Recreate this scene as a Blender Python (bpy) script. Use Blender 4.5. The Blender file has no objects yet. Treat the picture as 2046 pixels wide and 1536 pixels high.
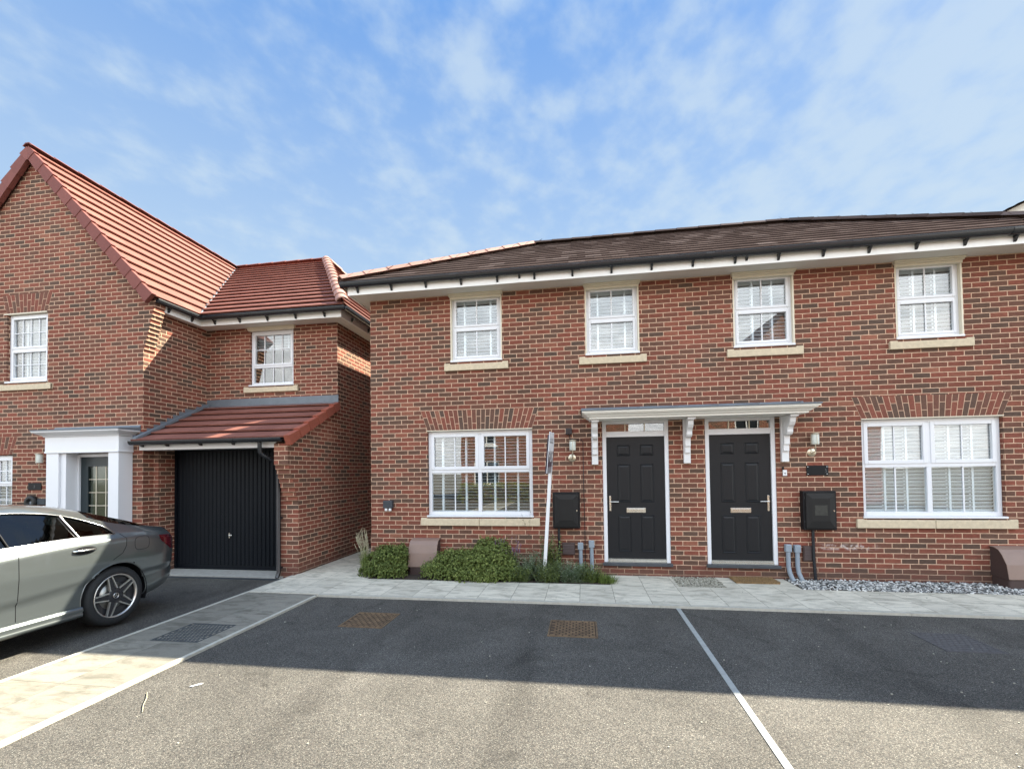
import bpy, math, random
from mathutils import Vector, Matrix
random.seed(7)
R = math.radians
C = bpy.context.scene.collection
sc = bpy.context.scene

# ------------------------------------------------------------------ camera
cam_d = bpy.data.cameras.new("camera")
cam = bpy.data.objects.new("camera", cam_d)
C.objects.link(cam)
right = Vector((0.98799461, 0.15394506, -0.01294474))
up = Vector((0.01643555, -0.02142459, 0.99963536))
back = Vector((0.15361159, -0.98784711, -0.02369755))
m = Matrix((right, up, back)).transposed().to_4x4()
m.translation = Vector((0, 0, 1.70))
cam.matrix_world = m
cam_d.sensor_width = 36.0
cam_d.lens = 905.0 / 2046.0 * 36.0
cam_d.shift_y = (919.84 - 768.0) / 2046.0
cam_d.clip_end = 2000
sc.camera = cam

# ------------------------------------------------------------------ light
SUN = Vector((0.77, 0.67, 1.0)).normalized()
sun_el = math.asin(SUN.z)
sun_az = math.atan2(SUN.x, SUN.y)
sd = bpy.data.lights.new("sun", 'SUN')
sd.energy = 5.0
sd.angle = R(0.5)
sd.color = (1.0, 0.92, 0.75)
so = bpy.data.objects.new("sun", sd)
so.rotation_euler = SUN.to_track_quat('Z', 'Y').to_euler()
so.location = (10, 10, 20)
C.objects.link(so)

world = bpy.data.worlds.new("World")
sc.world = world
world.use_nodes = True


class NT:
    """small node helper"""
    def __init__(self, tree):
        self.t = tree
        self.n = tree.nodes
        self.l = tree.links

    def __call__(self, typ, ins=None, **props):
        nd = self.n.new(typ)
        for k, v in props.items():
            setattr(nd, k, v)
        for k, v in (ins or {}).items():
            if isinstance(v, bpy.types.NodeSocket):
                self.l.new(v, nd.inputs[k])
            else:
                nd.inputs[k].default_value = v
        return nd

    def math(self, op, a, b=0.0, c=0.0):
        nd = self('ShaderNodeMath', {0: a, 1: b, 2: c}, operation=op)
        return nd.outputs[0]

    def ramp(self, fac, stops, interp='LINEAR'):
        nd = self.n.new('ShaderNodeValToRGB')
        cr = nd.color_ramp
        cr.interpolation = interp
        while len(cr.elements) < len(stops):
            cr.elements.new(0.5)
        for e, (p, c) in zip(cr.elements, stops):
            e.position = p
            e.color = tuple(c) + (1,) if len(c) == 3 else c
        self.l.new(fac, nd.inputs[0])
        return nd.outputs[0]

    def mix(self, fac, a, b, blend='MIX'):
        nd = self.n.new('ShaderNodeMix')
        nd.data_type = 'RGBA'
        nd.blend_type = blend
        for i, v in ((0, fac), (6, a), (7, b)):
            if isinstance(v, bpy.types.NodeSocket):
                self.l.new(v, nd.inputs[i])
            else:
                nd.inputs[i].default_value = v if i == 0 else (tuple(v) + (1,) if len(v) == 3 else v)
        return nd.outputs[2]


def S(r, g, b):
    f = lambda c: (c / 255 / 12.92) if c / 255 <= 0.04045 else ((c / 255 + 0.055) / 1.055) ** 2.4
    return (f(r), f(g), f(b))


w = NT(world.node_tree)
w.n.clear()
sky = w('ShaderNodeTexSky', sky_type='NISHITA', sun_disc=False, sun_elevation=sun_el, sun_rotation=sun_az,
        air_density=1.0, dust_density=0.3, ozone_density=3.0)
tc = w('ShaderNodeTexCoord')
sep = w('ShaderNodeSeparateXYZ', {0: tc.outputs['Generated']})
zc = w.math('MAXIMUM', w.math('ADD', sep.outputs[2], 0.12), 0.05)
px = w.math('DIVIDE', sep.outputs[0], zc)
py = w.math('DIVIDE', sep.outputs[1], zc)
pv = w('ShaderNodeCombineXYZ', {0: px, 1: py, 2: 0.0})
mp = w('ShaderNodeMapping', {0: pv.outputs[0], 'Rotation': (0, 0, R(-38)), 'Scale': (1.0, 0.85, 1.0), 'Location': (5.3, 2.2, 0)})
n1 = w('ShaderNodeTexNoise', {'Vector': mp.outputs[0], 'Scale': 9.0, 'Detail': 6.0, 'Roughness': 0.52, 'Distortion': 0.0})
n2 = w('ShaderNodeTexNoise', {'Vector': mp.outputs[0], 'Scale': 1.3, 'Detail': 3.0, 'Roughness': 0.5})
n3 = w('ShaderNodeTexNoise', {'Vector': mp.outputs[0], 'Scale': 3.6, 'Detail': 5.0, 'Roughness': 0.55, 'Distortion': 0.15})
cl = w.math('ADD', w.math('MULTIPLY', n1.outputs[0], 0.50), w.math('ADD', w.math('MULTIPLY', n2.outputs[0], 0.20), w.math('MULTIPLY', n3.outputs[0], 0.30)))
cl = w.math('ADD', cl, w.math('MULTIPLY', sep.outputs[0], 0.085))      # more cloud towards the right
clm = w('ShaderNodeMapRange', {0: cl, 1: 0.41, 2: 0.64, 3: 0.0, 4: 0.70}, clamp=True, interpolation_type='SMOOTHSTEP').outputs[0]
hz = w('ShaderNodeMapRange', {0: sep.outputs[2], 1: 0.24, 2: 0.74, 3: 1.0, 4: 0.0}, clamp=True).outputs[0]
base_ = w.mix(0.85, sky.outputs[0], (0.80, 1.85, 4.0))
base_ = w.mix(hz, base_, (2.70, 3.50, 4.25))
cloudy = w.mix(clm, base_, (2.95, 3.60, 4.2))
zen = w('ShaderNodeMapRange', {0: sep.outputs[2], 1: 0.70, 2: 0.92, 3: 1.0, 4: 1.5}, clamp=True, interpolation_type='SMOOTHSTEP').outputs[0]   # unseen sky overhead brightened to add fill light
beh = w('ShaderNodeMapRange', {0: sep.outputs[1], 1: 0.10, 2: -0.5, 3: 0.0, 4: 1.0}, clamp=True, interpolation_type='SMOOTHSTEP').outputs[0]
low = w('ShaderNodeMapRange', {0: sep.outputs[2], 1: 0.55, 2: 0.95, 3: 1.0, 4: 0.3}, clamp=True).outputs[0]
fill_sky = w.math('MULTIPLY', beh, low)                                   # bright unseen cloud added behind the camera to fill the shaded fronts
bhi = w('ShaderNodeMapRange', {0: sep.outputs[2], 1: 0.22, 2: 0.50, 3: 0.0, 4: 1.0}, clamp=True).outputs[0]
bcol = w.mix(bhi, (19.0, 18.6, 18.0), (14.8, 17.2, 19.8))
cloudy = w.mix(w.math('MULTIPLY', fill_sky, w.math('ADD', 0.55, w.math('MULTIPLY', clm, 0.45))), cloudy, bcol)
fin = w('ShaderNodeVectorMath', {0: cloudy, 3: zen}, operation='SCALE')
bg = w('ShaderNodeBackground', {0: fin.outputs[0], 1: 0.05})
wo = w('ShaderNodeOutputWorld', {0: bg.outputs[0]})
sc.view_settings.view_transform = 'Standard'
sc.view_settings.look = 'None'
sc.view_settings.exposure = 2.1
sc.view_settings.gamma = 1.0


# ------------------------------------------------------------------ materials
def newmat(name):
    mt = bpy.data.materials.new(name)
    mt.use_nodes = True
    t = NT(mt.node_tree)
    t.n.clear()
    out = t('ShaderNodeOutputMaterial')
    return mt, t, out


def simple(name, col, rough=0.5, metal=0.0, coat=0.0, spec=0.5, var=0.0, vscale=8.0, bump=0.0, bscale=60.0, emis=None):
    mt, t, out = newmat(name)
    p = t('ShaderNodeBsdfPrincipled', {'Base Color': tuple(col) + (1,), 'Roughness': rough, 'Metallic': metal,
                                       'Coat Weight': coat, 'Specular IOR Level': spec})
    if var > 0 or bump > 0:
        g = t('ShaderNodeNewGeometry')
        if var > 0:
            nz = t('ShaderNodeTexNoise', {'Vector': g.outputs[0], 'Scale': vscale, 'Detail': 6.0, 'Roughness': 0.65})
            f = t('ShaderNodeMapRange', {0: nz.outputs[0], 1: 0.3, 2: 0.7, 3: 1 - var, 4: 1 + var}).outputs[0]
            v = t('ShaderNodeVectorMath', {0: tuple(col), 3: f}, operation='SCALE')
            t.l.new(v.outputs[0], p.inputs['Base Color'])
        if bump > 0:
            nb = t('ShaderNodeTexNoise', {'Vector': g.outputs[0], 'Scale': bscale, 'Detail': 4.0})
            b = t('ShaderNodeBump', {'Strength': bump, 'Distance': 0.004, 'Height': nb.outputs[0]})
            t.l.new(b.outputs[0], p.inputs['Normal'])
    t.l.new(p.outputs[0], out.inputs[0])
    return mt


def attr_mat(name, stops, rough=0.8, var=0.12, vscale=30.0, bump=0.3, bscale=80.0, spec=0.3, big=0.0, transl=0.0):
    """colour from a per-piece value stored on the mesh"""
    mt, t, out = newmat(name)
    a = t('ShaderNodeAttribute', attribute_name='shade')
    col = t.ramp(a.outputs['Fac'], stops)
    g = t('ShaderNodeNewGeometry')
    nz = t('ShaderNodeTexNoise', {'Vector': g.outputs[0], 'Scale': vscale, 'Detail': 6.0, 'Roughness': 0.7})
    f = t('ShaderNodeMapRange', {0: nz.outputs[0], 1: 0.3, 2: 0.7, 3: 1 - var, 4: 1 + var}).outputs[0]
    if big > 0:
        n2_ = t('ShaderNodeTexNoise', {'Vector': g.outputs[0], 'Scale': 1.3, 'Detail': 4.0})
        f2 = t('ShaderNodeMapRange', {0: n2_.outputs[0], 1: 0.3, 2: 0.7, 3: 1 - big, 4: 1 + big}).outputs[0]
        f = t.math('MULTIPLY', f, f2)
    v = t('ShaderNodeVectorMath', {0: col, 3: f}, operation='SCALE')
    p = t('ShaderNodeBsdfPrincipled', {'Base Color': v.outputs[0], 'Roughness': rough, 'Specular IOR Level': spec})
    if bump > 0:
        nb = t('ShaderNodeTexNoise', {'Vector': g.outputs[0], 'Scale': bscale, 'Detail': 5.0})
        b = t('ShaderNodeBump', {'Strength': bump, 'Distance': 0.004, 'Height': nb.outputs[0]})
        t.l.new(b.outputs[0], p.inputs['Normal'])
    sh = p.outputs[0]
    if transl > 0:
        tr = t('ShaderNodeBsdfTranslucent', {0: v.outputs[0]})
        ms = t('ShaderNodeMixShader', {0: transl, 1: sh, 2: tr.outputs[0]})
        sh = ms.outputs[0]
    t.l.new(sh, out.inputs[0])
    return mt


BRICK_STOPS = [(0.0, (0.090, 0.060, 0.046)), (0.10, (0.109, 0.064, 0.046)), (0.28, (0.133, 0.066, 0.046)), (0.48, (0.161, 0.064, 0.044)),
               (0.70, (0.193, 0.064, 0.043)), (0.88, (0.208, 0.070, 0.047)), (0.97, (0.227, 0.086, 0.056)), (1.0, (0.248, 0.105, 0.068))]
MORTAR = (0.56, 0.375, 0.26)


def brick_mat(name, phase, z0=0.056, tint=(1, 1, 1), seed=0.0):
    mt, t, out = newmat(name)
    g = t('ShaderNodeNewGeometry')
    wob = t('ShaderNodeTexNoise', {'Vector': g.outputs[0], 'Scale': 13.0, 'Detail': 3.0})
    wv = t('ShaderNodeVectorMath', {0: wob.outputs['Color'], 1: (0.5, 0.5, 0.5)}, operation='SUBTRACT')
    ws = t('ShaderNodeVectorMath', {0: wv.outputs[0], 3: 0.0065}, operation='SCALE')
    s = t('ShaderNodeSeparateXYZ', {0: g.outputs[0]})
    sw = t('ShaderNodeSeparateXYZ', {0: ws.outputs[0]})
    u = t.math('ADD', t.math('ADD', s.outputs[0], s.outputs[1]), sw.outputs[0])
    z = t.math('ADD', s.outputs[2], sw.outputs[2])
    v = t.math('DIVIDE', t.math('SUBTRACT', z, z0), 0.075)
    row = t.math('FLOOR', v)
    par = t.math('MULTIPLY', t.math('FLOORED_MODULO', row, 2.0), 0.5)
    uu = t.math('ADD', t.math('DIVIDE', t.math('SUBTRACT', u, phase), 0.225), par)
    # slight per-row slip of the perpends
    rn = t('ShaderNodeTexWhiteNoise', {'W': row}, noise_dimensions='1D')
    uu = t.math('ADD', uu, t.math('MULTIPLY', t.math('SUBTRACT', rn.outputs[0], 0.5), 0.06))
    colm = t.math('FLOOR', uu)
    fu = t.math('FRACT', uu)
    fz = t.math('FRACT', v)
    du = t.math('MULTIPLY', t.math('MINIMUM', fu, t.math('SUBTRACT', 1.0, fu)), 0.225)
    dz = t.math('MULTIPLY', t.math('MINIMUM', fz, t.math('SUBTRACT', 1.0, fz)), 0.075)
    d = t.math('MINIMUM', du, dz)
    mort = t('ShaderNodeMapRange', {0: d, 1: 0.0050, 2: 0.0072, 3: 1.0, 4: 0.0}, clamp=True).outputs[0]
    cv = t('ShaderNodeCombineXYZ', {0: colm, 1: row, 2: seed})
    wn = t('ShaderNodeTexWhiteNoise', {'Vector': cv.outputs[0]}, noise_dimensions='3D')
    base = t.ramp(wn.outputs['Value'], BRICK_STOPS)
    st = t('ShaderNodeMapping', {0: g.outputs[0], 'Scale': (1, 1, 5)})
    nz = t('ShaderNodeTexNoise', {'Vector': st.outputs[0], 'Scale': 30.0, 'Detail': 6.0, 'Roughness': 0.7})
    f = t('ShaderNodeMapRange', {0: nz.outputs[0], 1: 0.3, 2: 0.7, 3: 0.68, 4: 1.32}).outputs[0]
    bigN = t('ShaderNodeTexNoise', {'Vector': g.outputs[0], 'Scale': 0.9, 'Detail': 4.0})
    f2 = t('ShaderNodeMapRange', {0: bigN.outputs[0], 1: 0.3, 2: 0.7, 3: 0.86, 4: 1.14}).outputs[0]
    bs = t('ShaderNodeVectorMath', {0: base, 3: t.math('MULTIPLY', f, f2)}, operation='SCALE')
    tn = t('ShaderNodeVectorMath', {0: bs.outputs[0], 1: tint}, operation='MULTIPLY')
    mn = t('ShaderNodeTexNoise', {'Vector': g.outputs[0], 'Scale': 25.0, 'Detail': 5.0})
    mf = t('ShaderNodeMapRange', {0: mn.outputs[0], 1: 0.3, 2: 0.7, 3: 0.8, 4: 1.15}).outputs[0]
    mc = t('ShaderNodeVectorMath', {0: MORTAR, 3: mf}, operation='SCALE')
    col = t.mix(mort, tn.outputs[0], mc.outputs[0])
    # splash dirt on the lowest courses and light efflorescence spots
    dn = t('ShaderNodeTexNoise', {'Vector': g.outputs[0], 'Scale': 3.5, 'Detail': 5.0})
    dh = t.math('ADD', s.outputs[2], t.math('MULTIPLY', dn.outputs[0], -0.22))
    dirt = t('ShaderNodeMapRange', {0: dh, 1: -0.02, 2: 0.14, 3: 0.55, 4: 0.0}, clamp=True).outputs[0]
    col = t.mix(dirt, col, (0.10, 0.060, 0.048))
    en = t('ShaderNodeTexNoise', {'Vector': g.outputs[0], 'Scale': 6.0, 'Detail': 8.0, 'Roughness': 0.8})
    ef = t('ShaderNodeMapRange', {0: en.outputs[0], 1: 0.68, 2: 0.76, 3: 0.0, 4: 0.45}, clamp=True).outputs[0]
    col = t.mix(ef, col, (0.45, 0.38, 0.33))
    bx_ = t('ShaderNodeMapRange', {0: t.math('ABSOLUTE', t.math('SUBTRACT', s.outputs[0], 3.80)), 1: 0.20, 2: 0.52, 3: 1.0, 4: 0.0}, clamp=True).outputs[0]
    bz_ = t('ShaderNodeMapRange', {0: t.math('ABSOLUTE', t.math('SUBTRACT', s.outputs[2], 0.515)), 1: 0.01, 2: 0.055, 3: 1.0, 4: 0.0}, clamp=True).outputs[0]
    bn_ = t('ShaderNodeTexNoise', {'Vector': g.outputs[0], 'Scale': 14.0, 'Detail': 5.0, 'Roughness': 0.7})
    salt = t.math('MULTIPLY', t.math('MULTIPLY', bx_, bz_), t('ShaderNodeMapRange', {0: bn_.outputs[0], 1: 0.48, 2: 0.60, 3: 0.0, 4: 0.9}, clamp=True).outputs[0])
    col = t.mix(salt, col, (0.58, 0.50, 0.46))
    p = t('ShaderNodeBsdfPrincipled', {'Base Color': col, 'Roughness': 0.9, 'Specular IOR Level': 0.2})
    hgt = t('ShaderNodeMapRange', {0: d, 1: 0.003, 2: 0.009, 3: 0.0, 4: 1.0}, clamp=True).outputs[0]
    hn = t.math('ADD', hgt, t.math('MULTIPLY', nz.outputs[0], 0.5))
    b = t('ShaderNodeBump', {'Strength': 0.8, 'Distance': 0.006, 'Height': hn})
    t.l.new(b.outputs[0], p.inputs['Normal'])
    t.l.new(p.outputs[0], out.inputs[0])
    return mt


def asphalt_mat():
    mt, t, out = newmat("asphalt")
    g = t('ShaderNodeNewGeometry')
    vo = t('ShaderNodeTexVoronoi', {'Vector': g.outputs[0], 'Scale': 230.0, 'Randomness': 1.0})
    vo2 = t('ShaderNodeTexVoronoi', {'Vector': g.outputs[0], 'Scale': 95.0, 'Randomness': 1.0})
    wn = t('ShaderNodeSeparateXYZ', {0: vo.outputs['Color']})
    sp = t.ramp(wn.outputs[0], [(0.0, (0.054, 0.054, 0.053)), (0.40, (0.087, 0.085, 0.077)), (0.75, (0.124, 0.107, 0.094)), (0.93, (0.185, 0.175, 0.148)), (1.0, (0.30, 0.285, 0.245))])
    pit = t('ShaderNodeMapRange', {0: vo2.outputs['Distance'], 1: 0.35, 2: 0.8, 3: 1.0, 4: 0.62}, clamp=True).outputs[0]
    n = t('ShaderNodeTexNoise', {'Vector': g.outputs[0], 'Scale': 0.9, 'Detail': 8.0, 'Roughness': 0.65, 'Distortion': 0.6})
    f = t('ShaderNodeMapRange', {0: n.outputs[0], 1: 0.3, 2: 0.7, 3: 0.74, 4: 1.2}).outputs[0]
    n2_ = t('ShaderNodeTexNoise', {'Vector': g.outputs[0], 'Scale': 260.0, 'Detail': 2.0})
    f3 = t('ShaderNodeMapRange', {0: n2_.outputs[0], 1: 0.3, 2: 0.7, 3: 0.7, 4: 1.3}).outputs[0]
    sn = t('ShaderNodeTexNoise', {'Vector': g.outputs[0], 'Scale': 2.3, 'Detail': 4.0, 'Roughness': 0.5, 'Distortion': 1.2})
    sm = t('ShaderNodeMapRange', {0: sn.outputs[0], 1: 0.60, 2: 0.72, 3: 1.0, 4: 0.72}, clamp=True).outputs[0]
    sx_ = t('ShaderNodeSeparateXYZ', {0: g.outputs[0]})
    xw = t.math('ADD', sx_.outputs[0], t.math('MULTIPLY', t.math('SUBTRACT', n.outputs[0], 0.5), 0.35))
    trk = None
    for xc_ in (-2.05, -0.55, 2.55, 4.1, -6.85, -5.35):
        q_ = t('ShaderNodeMapRange', {0: t.math('ABSOLUTE', t.math('SUBTRACT', xw, xc_)), 1: 0.05, 2: 0.17, 3: 1.0, 4: 0.0}, clamp=True, interpolation_type='SMOOTHSTEP').outputs[0]
        trk = q_ if trk is None else t.math('MAXIMUM', trk, q_)
    sm = t.math('MULTIPLY', sm, t.math('SUBTRACT', 1.0, t.math('MULTIPLY', trk, 0.13)))
    c = t('ShaderNodeVectorMath', {0: sp, 3: t.math('MULTIPLY', sm, t.math('MULTIPLY', t.math('MULTIPLY', f, pit), f3))}, operation='SCALE')
    p = t('ShaderNodeBsdfPrincipled', {'Base Color': c.outputs[0], 'Roughness': 0.85, 'Specular IOR Level': 0.12})
    h = t.math('SUBTRACT', 1.0, t.math('ADD', vo.outputs['Distance'], t.math('MULTIPLY', vo2.outputs['Distance'], 0.6)))
    b = t('ShaderNodeBump', {'Strength': 0.5, 'Distance': 0.004, 'Height': h})
    t.l.new(b.outputs[0], p.inputs['Normal'])
    t.l.new(p.outputs[0], out.inputs[0])
    return mt


def slab_mat(name, ox, oy, sx, sy, stagger=0.0, k=1.0):
    mt, t, out = newmat(name)
    g = t('ShaderNodeNewGeometry')
    s = t('ShaderNodeSeparateXYZ', {0: g.outputs[0]})
    v = t.math('DIVIDE', t.math('SUBTRACT', s.outputs[1], oy), sy)
    row = t.math('FLOOR', v)
    u = t.math('ADD', t.math('DIVIDE', t.math('SUBTRACT', s.outputs[0], ox), sx), t.math('MULTIPLY', row, stagger))
    col = t.math('FLOOR', u)
    fu, fv = t.math('FRACT', u), t.math('FRACT', v)
    du = t.math('MULTIPLY', t.math('MINIMUM', fu, t.math('SUBTRACT', 1.0, fu)), sx)
    dv = t.math('MULTIPLY', t.math('MINIMUM', fv, t.math('SUBTRACT', 1.0, fv)), sy)
    d = t.math('MINIMUM', du, dv)
    jn = t('ShaderNodeMapRange', {0: d, 1: 0.0018, 2: 0.0042, 3: 1.0, 4: 0.0}, clamp=True).outputs[0]
    cv = t('ShaderNodeCombineXYZ', {0: col, 1: row, 2: 1.0})
    wn = t('ShaderNodeTexWhiteNoise', {'Vector': cv.outputs[0]}, noise_dimensions='3D')
    f0 = t('ShaderNodeMapRange', {0: wn.outputs[0], 3: 0.88, 4: 1.06}).outputs[0]
    n = t('ShaderNodeTexNoise', {'Vector': g.outputs[0], 'Scale': 160.0, 'Detail': 3.0})
    f1 = t('ShaderNodeMapRange', {0: n.outputs[0], 1: 0.3, 2: 0.7, 3: 0.85, 4: 1.12}).outputs[0]
    # rain / moss stains that keep to a slab
    mp_ = t('ShaderNodeVectorMath', {0: g.outputs[0], 1: wn.outputs['Color']}, operation='ADD')
    st = t('ShaderNodeMapping', {0: mp_.outputs[0], 'Scale': (1.0, 2.4, 1.0)})
    n3_ = t('ShaderNodeTexNoise', {'Vector': st.outputs[0], 'Scale': 3.4, 'Detail': 8.0, 'Roughness': 0.7, 'Distortion': 0.5})
    stn = t('ShaderNodeMapRange', {0: n3_.outputs[0], 1: 0.46, 2: 0.64, 3: 0.0, 4: 0.80}, clamp=True).outputs[0]
    base = t('ShaderNodeVectorMath', {0: (0.62 * k, 0.575 * k, 0.475 * k), 3: t.math('MULTIPLY', f0, f1)}, operation='SCALE')
    c = t.mix(stn, base.outputs[0], (0.30 * k, 0.28 * k, 0.225 * k))
    c = t.mix(t.math('MULTIPLY', jn, 0.75), c, (0.11, 0.11, 0.085))
    p = t('ShaderNodeBsdfPrincipled', {'Base Color': c, 'Roughness': 0.88, 'Specular IOR Level': 0.25})
    h = t('ShaderNodeMapRange', {0: d, 1: 0.0, 2: 0.008, 3: 0.0, 4: 1.0}, clamp=True).outputs[0]
    b = t('ShaderNodeBump', {'Strength': 0.6, 'Distance': 0.006, 'Height': t.math('ADD', h, t.math('MULTIPLY', n.outputs[0], 0.15))})
    t.l.new(b.outputs[0], p.inputs['Normal'])
    t.l.new(p.outputs[0], out.inputs[0])
    return mt


def glass_mat(name, ior=1.8, tint=(0.94, 0.97, 0.98), wave=0.05, rough=0.0):
    mt, t, out = newmat(name)
    g = t('ShaderNodeNewGeometry')
    nz = t('ShaderNodeTexNoise', {'Vector': g.outputs[0], 'Scale': 1.6, 'Detail': 1.0})
    b = t('ShaderNodeBump', {'Strength': wave, 'Distance': 0.02, 'Height': nz.outputs[0]})
    lw = t('ShaderNodeLayerWeight', {'Blend': 0.5})
    f0 = ((ior - 1) / (ior + 1)) ** 2 * 1.35
    sch = t.math('ADD', f0, t.math('MULTIPLY', t.math('POWER', lw.outputs['Facing'], 5.0), 1.0 - f0))
    gl = t('ShaderNodeBsdfGlossy', {'Roughness': rough, 'Color': (1, 1, 1, 1), 'Normal': b.outputs[0]})
    tr = t('ShaderNodeBsdfTransparent', {0: tuple(tint) + (1,)})
    ms = t('ShaderNodeMixShader', {0: sch, 1: tr.outputs[0], 2: gl.outputs[0]})
    t.l.new(ms.outputs[0], out.inputs[0])
    return mt


M = {}
M['brick_r'] = brick_mat("brick_right", 4.0025)
M['brick_l'] = brick_mat("brick_left", 3.392, seed=3.0)
M['brick_o'] = brick_mat("brick_opposite", 1.0, seed=9.0)
M['arch'] = attr_mat("arch_bricks", BRICK_STOPS, rough=0.9, var=0.22, vscale=40, bump=0.5)
M['mortar'] = simple("mortar", MORTAR, 0.95, var=0.15, vscale=25)
M['asphalt'] = asphalt_mat()
M['slab'] = slab_mat("paving_slabs", -1.863, 5.895, 0.45, 0.45)
M['slab_v'] = slab_mat("paving_strip_slabs", -4.75, 0.36, 0.52, 0.92, 0.0, 0.37)
M['kerb'] = simple("concrete_edging", (0.42, 0.40, 0.34), 0.9, var=0.15, vscale=20, bump=0.4)
M['conc'] = simple("concrete", (0.33, 0.32, 0.29), 0.9, var=0.18, vscale=15, bump=0.4)
M['upvc'] = simple("white_upvc", (0.70, 0.71, 0.73), 0.28, var=0.015, vscale=3)
M['fascia'] = simple("white_fascia", (0.82, 0.82, 0.79), 0.4, var=0.04, vscale=4)
M['soffit'] = simple("soffit_board", (0.66, 0.64, 0.58), 0.55, var=0.04, vscale=4)
M['canopyw'] = simple("canopy_white", (0.86, 0.85, 0.79), 0.4)
M['cream'] = simple("cream_trim", (0.66, 0.60, 0.47), 0.5, var=0.05, vscale=6)
M['stone'] = simple("cast_stone", (0.56, 0.47, 0.33), 0.85, var=0.12, vscale=18, bump=0.35)
M['black'] = simple("black_plastic", (0.016, 0.018, 0.022), 0.26, spec=0.6)
M['blackm'] = simple("black_matt", (0.009, 0.009, 0.010), 0.6, spec=0.25)
M['charc'] = simple("meter_box_plastic", (0.013, 0.013, 0.013), 0.5, spec=0.3, var=0.1, vscale=4)
M['door'] = simple("black_door", (0.011, 0.012, 0.014), 0.42, spec=0.3, bump=0.12, bscale=35)
M['garage'] = simple("garage_black_steel", (0.004, 0.006, 0.009), 0.5, spec=0.14)
M['chrome'] = simple("chrome", (0.75, 0.74, 0.70), 0.18, metal=1.0)
M['brass'] = simple("lamp_brushed_steel", (0.62, 0.55, 0.42), 0.35, metal=0.85)
M['lead'] = simple("lead_flashing", (0.135, 0.155, 0.175), 0.55, metal=0.15, var=0.12, vscale=6, bump=0.2, bscale=12)
M['terra'] = attr_mat("terracotta_tiles", [(0, (0.176, 0.066, 0.049)), (1, (0.218, 0.086, 0.064))], 0.75, 0.09, 22, 0.25, 120, big=0.05)
M['terra_v'] = attr_mat("terracotta_verge", [(0, (0.165, 0.052, 0.042)), (1, (0.200, 0.066, 0.052))], 0.7, 0.08, 18, 0.2, 120)
M['brown'] = attr_mat("brown_tiles", [(0, (0.058, 0.043, 0.039)), (0.8, (0.080, 0.060, 0.054)), (1, (0.125, 0.098, 0.090))], 0.95, 0.16, 45, 0.4, 90, spec=0.0, big=0.03)
M['pinkhip'] = attr_mat("hip_tiles", [(0, (0.30, 0.165, 0.130)), (1, (0.36, 0.205, 0.165))], 0.75, 0.1, 25, 0.3, 100)
M['slat'] = simple("blind_slat", (0.80, 0.82, 0.84), 0.45)
M['dark'] = simple("room_dark", (0.06, 0.06, 0.06), 0.9)  # dark grey so the colour itself carries the dimness of the rooms
M['glass'] = glass_mat("window_glass")
M['obscure'] = glass_mat("door_glass", 1.6, (0.55, 0.6, 0.52), 0.25, 0.08)
M['lampglass'] = simple("opal_glass", (0.62, 0.66, 0.60), 0.25)
M['grey_pipe'] = simple("grey_duct", (0.24, 0.285, 0.33), 0.5, var=0.06)
M['ventbrown'] = simple("brown_vent", (0.062, 0.038, 0.033), 0.6)
M['cover'] = simple("brown_cover_plastic", (0.225, 0.150, 0.118), 0.5, var=0.04)
M['rustd'] = simple("rust_dark", (0.045, 0.028, 0.018), 0.9, var=0.4, vscale=12)
M['irond'] = simple("iron_dark", (0.010, 0.014, 0.018), 0.7)
M['rust'] = simple("rusty_iron", (0.135, 0.088, 0.048), 0.85, var=0.45, vscale=9, bump=0.8, bscale=80)
M['iron'] = simple("cast_iron", (0.022, 0.030, 0.038), 0.6, var=0.2, vscale=20)
M['soil'] = simple("soil", (0.045, 0.032, 0.022), 1.0, var=0.4, vscale=20, bump=1.0, bscale=40)
M['earth'] = simple("ground_base", (0.12, 0.11, 0.09), 1.0, var=0.3, vscale=2)
M['slate'] = simple("slate_step", (0.05, 0.055, 0.062), 0.6, var=0.2, vscale=12)
M['signw'] = simple("sign_white", (0.72, 0.74, 0.78), 0.4)
M['signd'] = simple("sign_dark", (0.035, 0.035, 0.06), 0.4)
M['signg'] = simple("sign_grey", (0.22, 0.24, 0.27), 0.4)
M['mark'] = simple("joint_kerb_blocks", (0.31, 0.32, 0.305), 0.85, var=0.12, vscale=14, bump=0.3)
M['coir'] = simple("coir_mat", (0.20, 0.125, 0.055), 1.0, var=0.5, vscale=45, bump=1.0, bscale=120)
M['peb'] = attr_mat("gravel_stones", [(0, (0.07, 0.075, 0.075)), (0.35, (0.20, 0.205, 0.20)), (0.7, (0.48, 0.48, 0.46)), (1, (0.75, 0.74, 0.70))], 0.75, 0.15, 60, 0.2)
M['pea'] = attr_mat("pea_gravel", [(0, (0.18, 0.17, 0.13)), (1, (0.50, 0.48, 0.40))], 0.8, 0.15, 60, 0.2)
M['leaf'] = attr_mat("shrub_leaves", [(0, (0.050, 0.076, 0.020)), (0.5, (0.140, 0.185, 0.045)), (1, (0.30, 0.35, 0.11))], 0.5, 0.1, 20, 0.0, transl=0.25)
M['leafg'] = attr_mat("weed_leaves", [(0, (0.075, 0.12, 0.055)), (0.6, (0.17, 0.23, 0.13)), (1, (0.38, 0.43, 0.33))], 0.6, 0.1, 20, 0.0, transl=0.25)
M['grassb'] = attr_mat("grass_blades", [(0, (0.07, 0.12, 0.02)), (1, (0.21, 0.27, 0.07))], 0.6, 0.1, 20, 0.0, transl=0.25)
M['straw'] = attr_mat("seed_heads", [(0, (0.30, 0.27, 0.17)), (1, (0.50, 0.46, 0.33))], 0.8, 0.1, 20, 0.0)
M['mauve'] = simple("mauve_flower", (0.20, 0.10, 0.20), 0.7)
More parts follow.
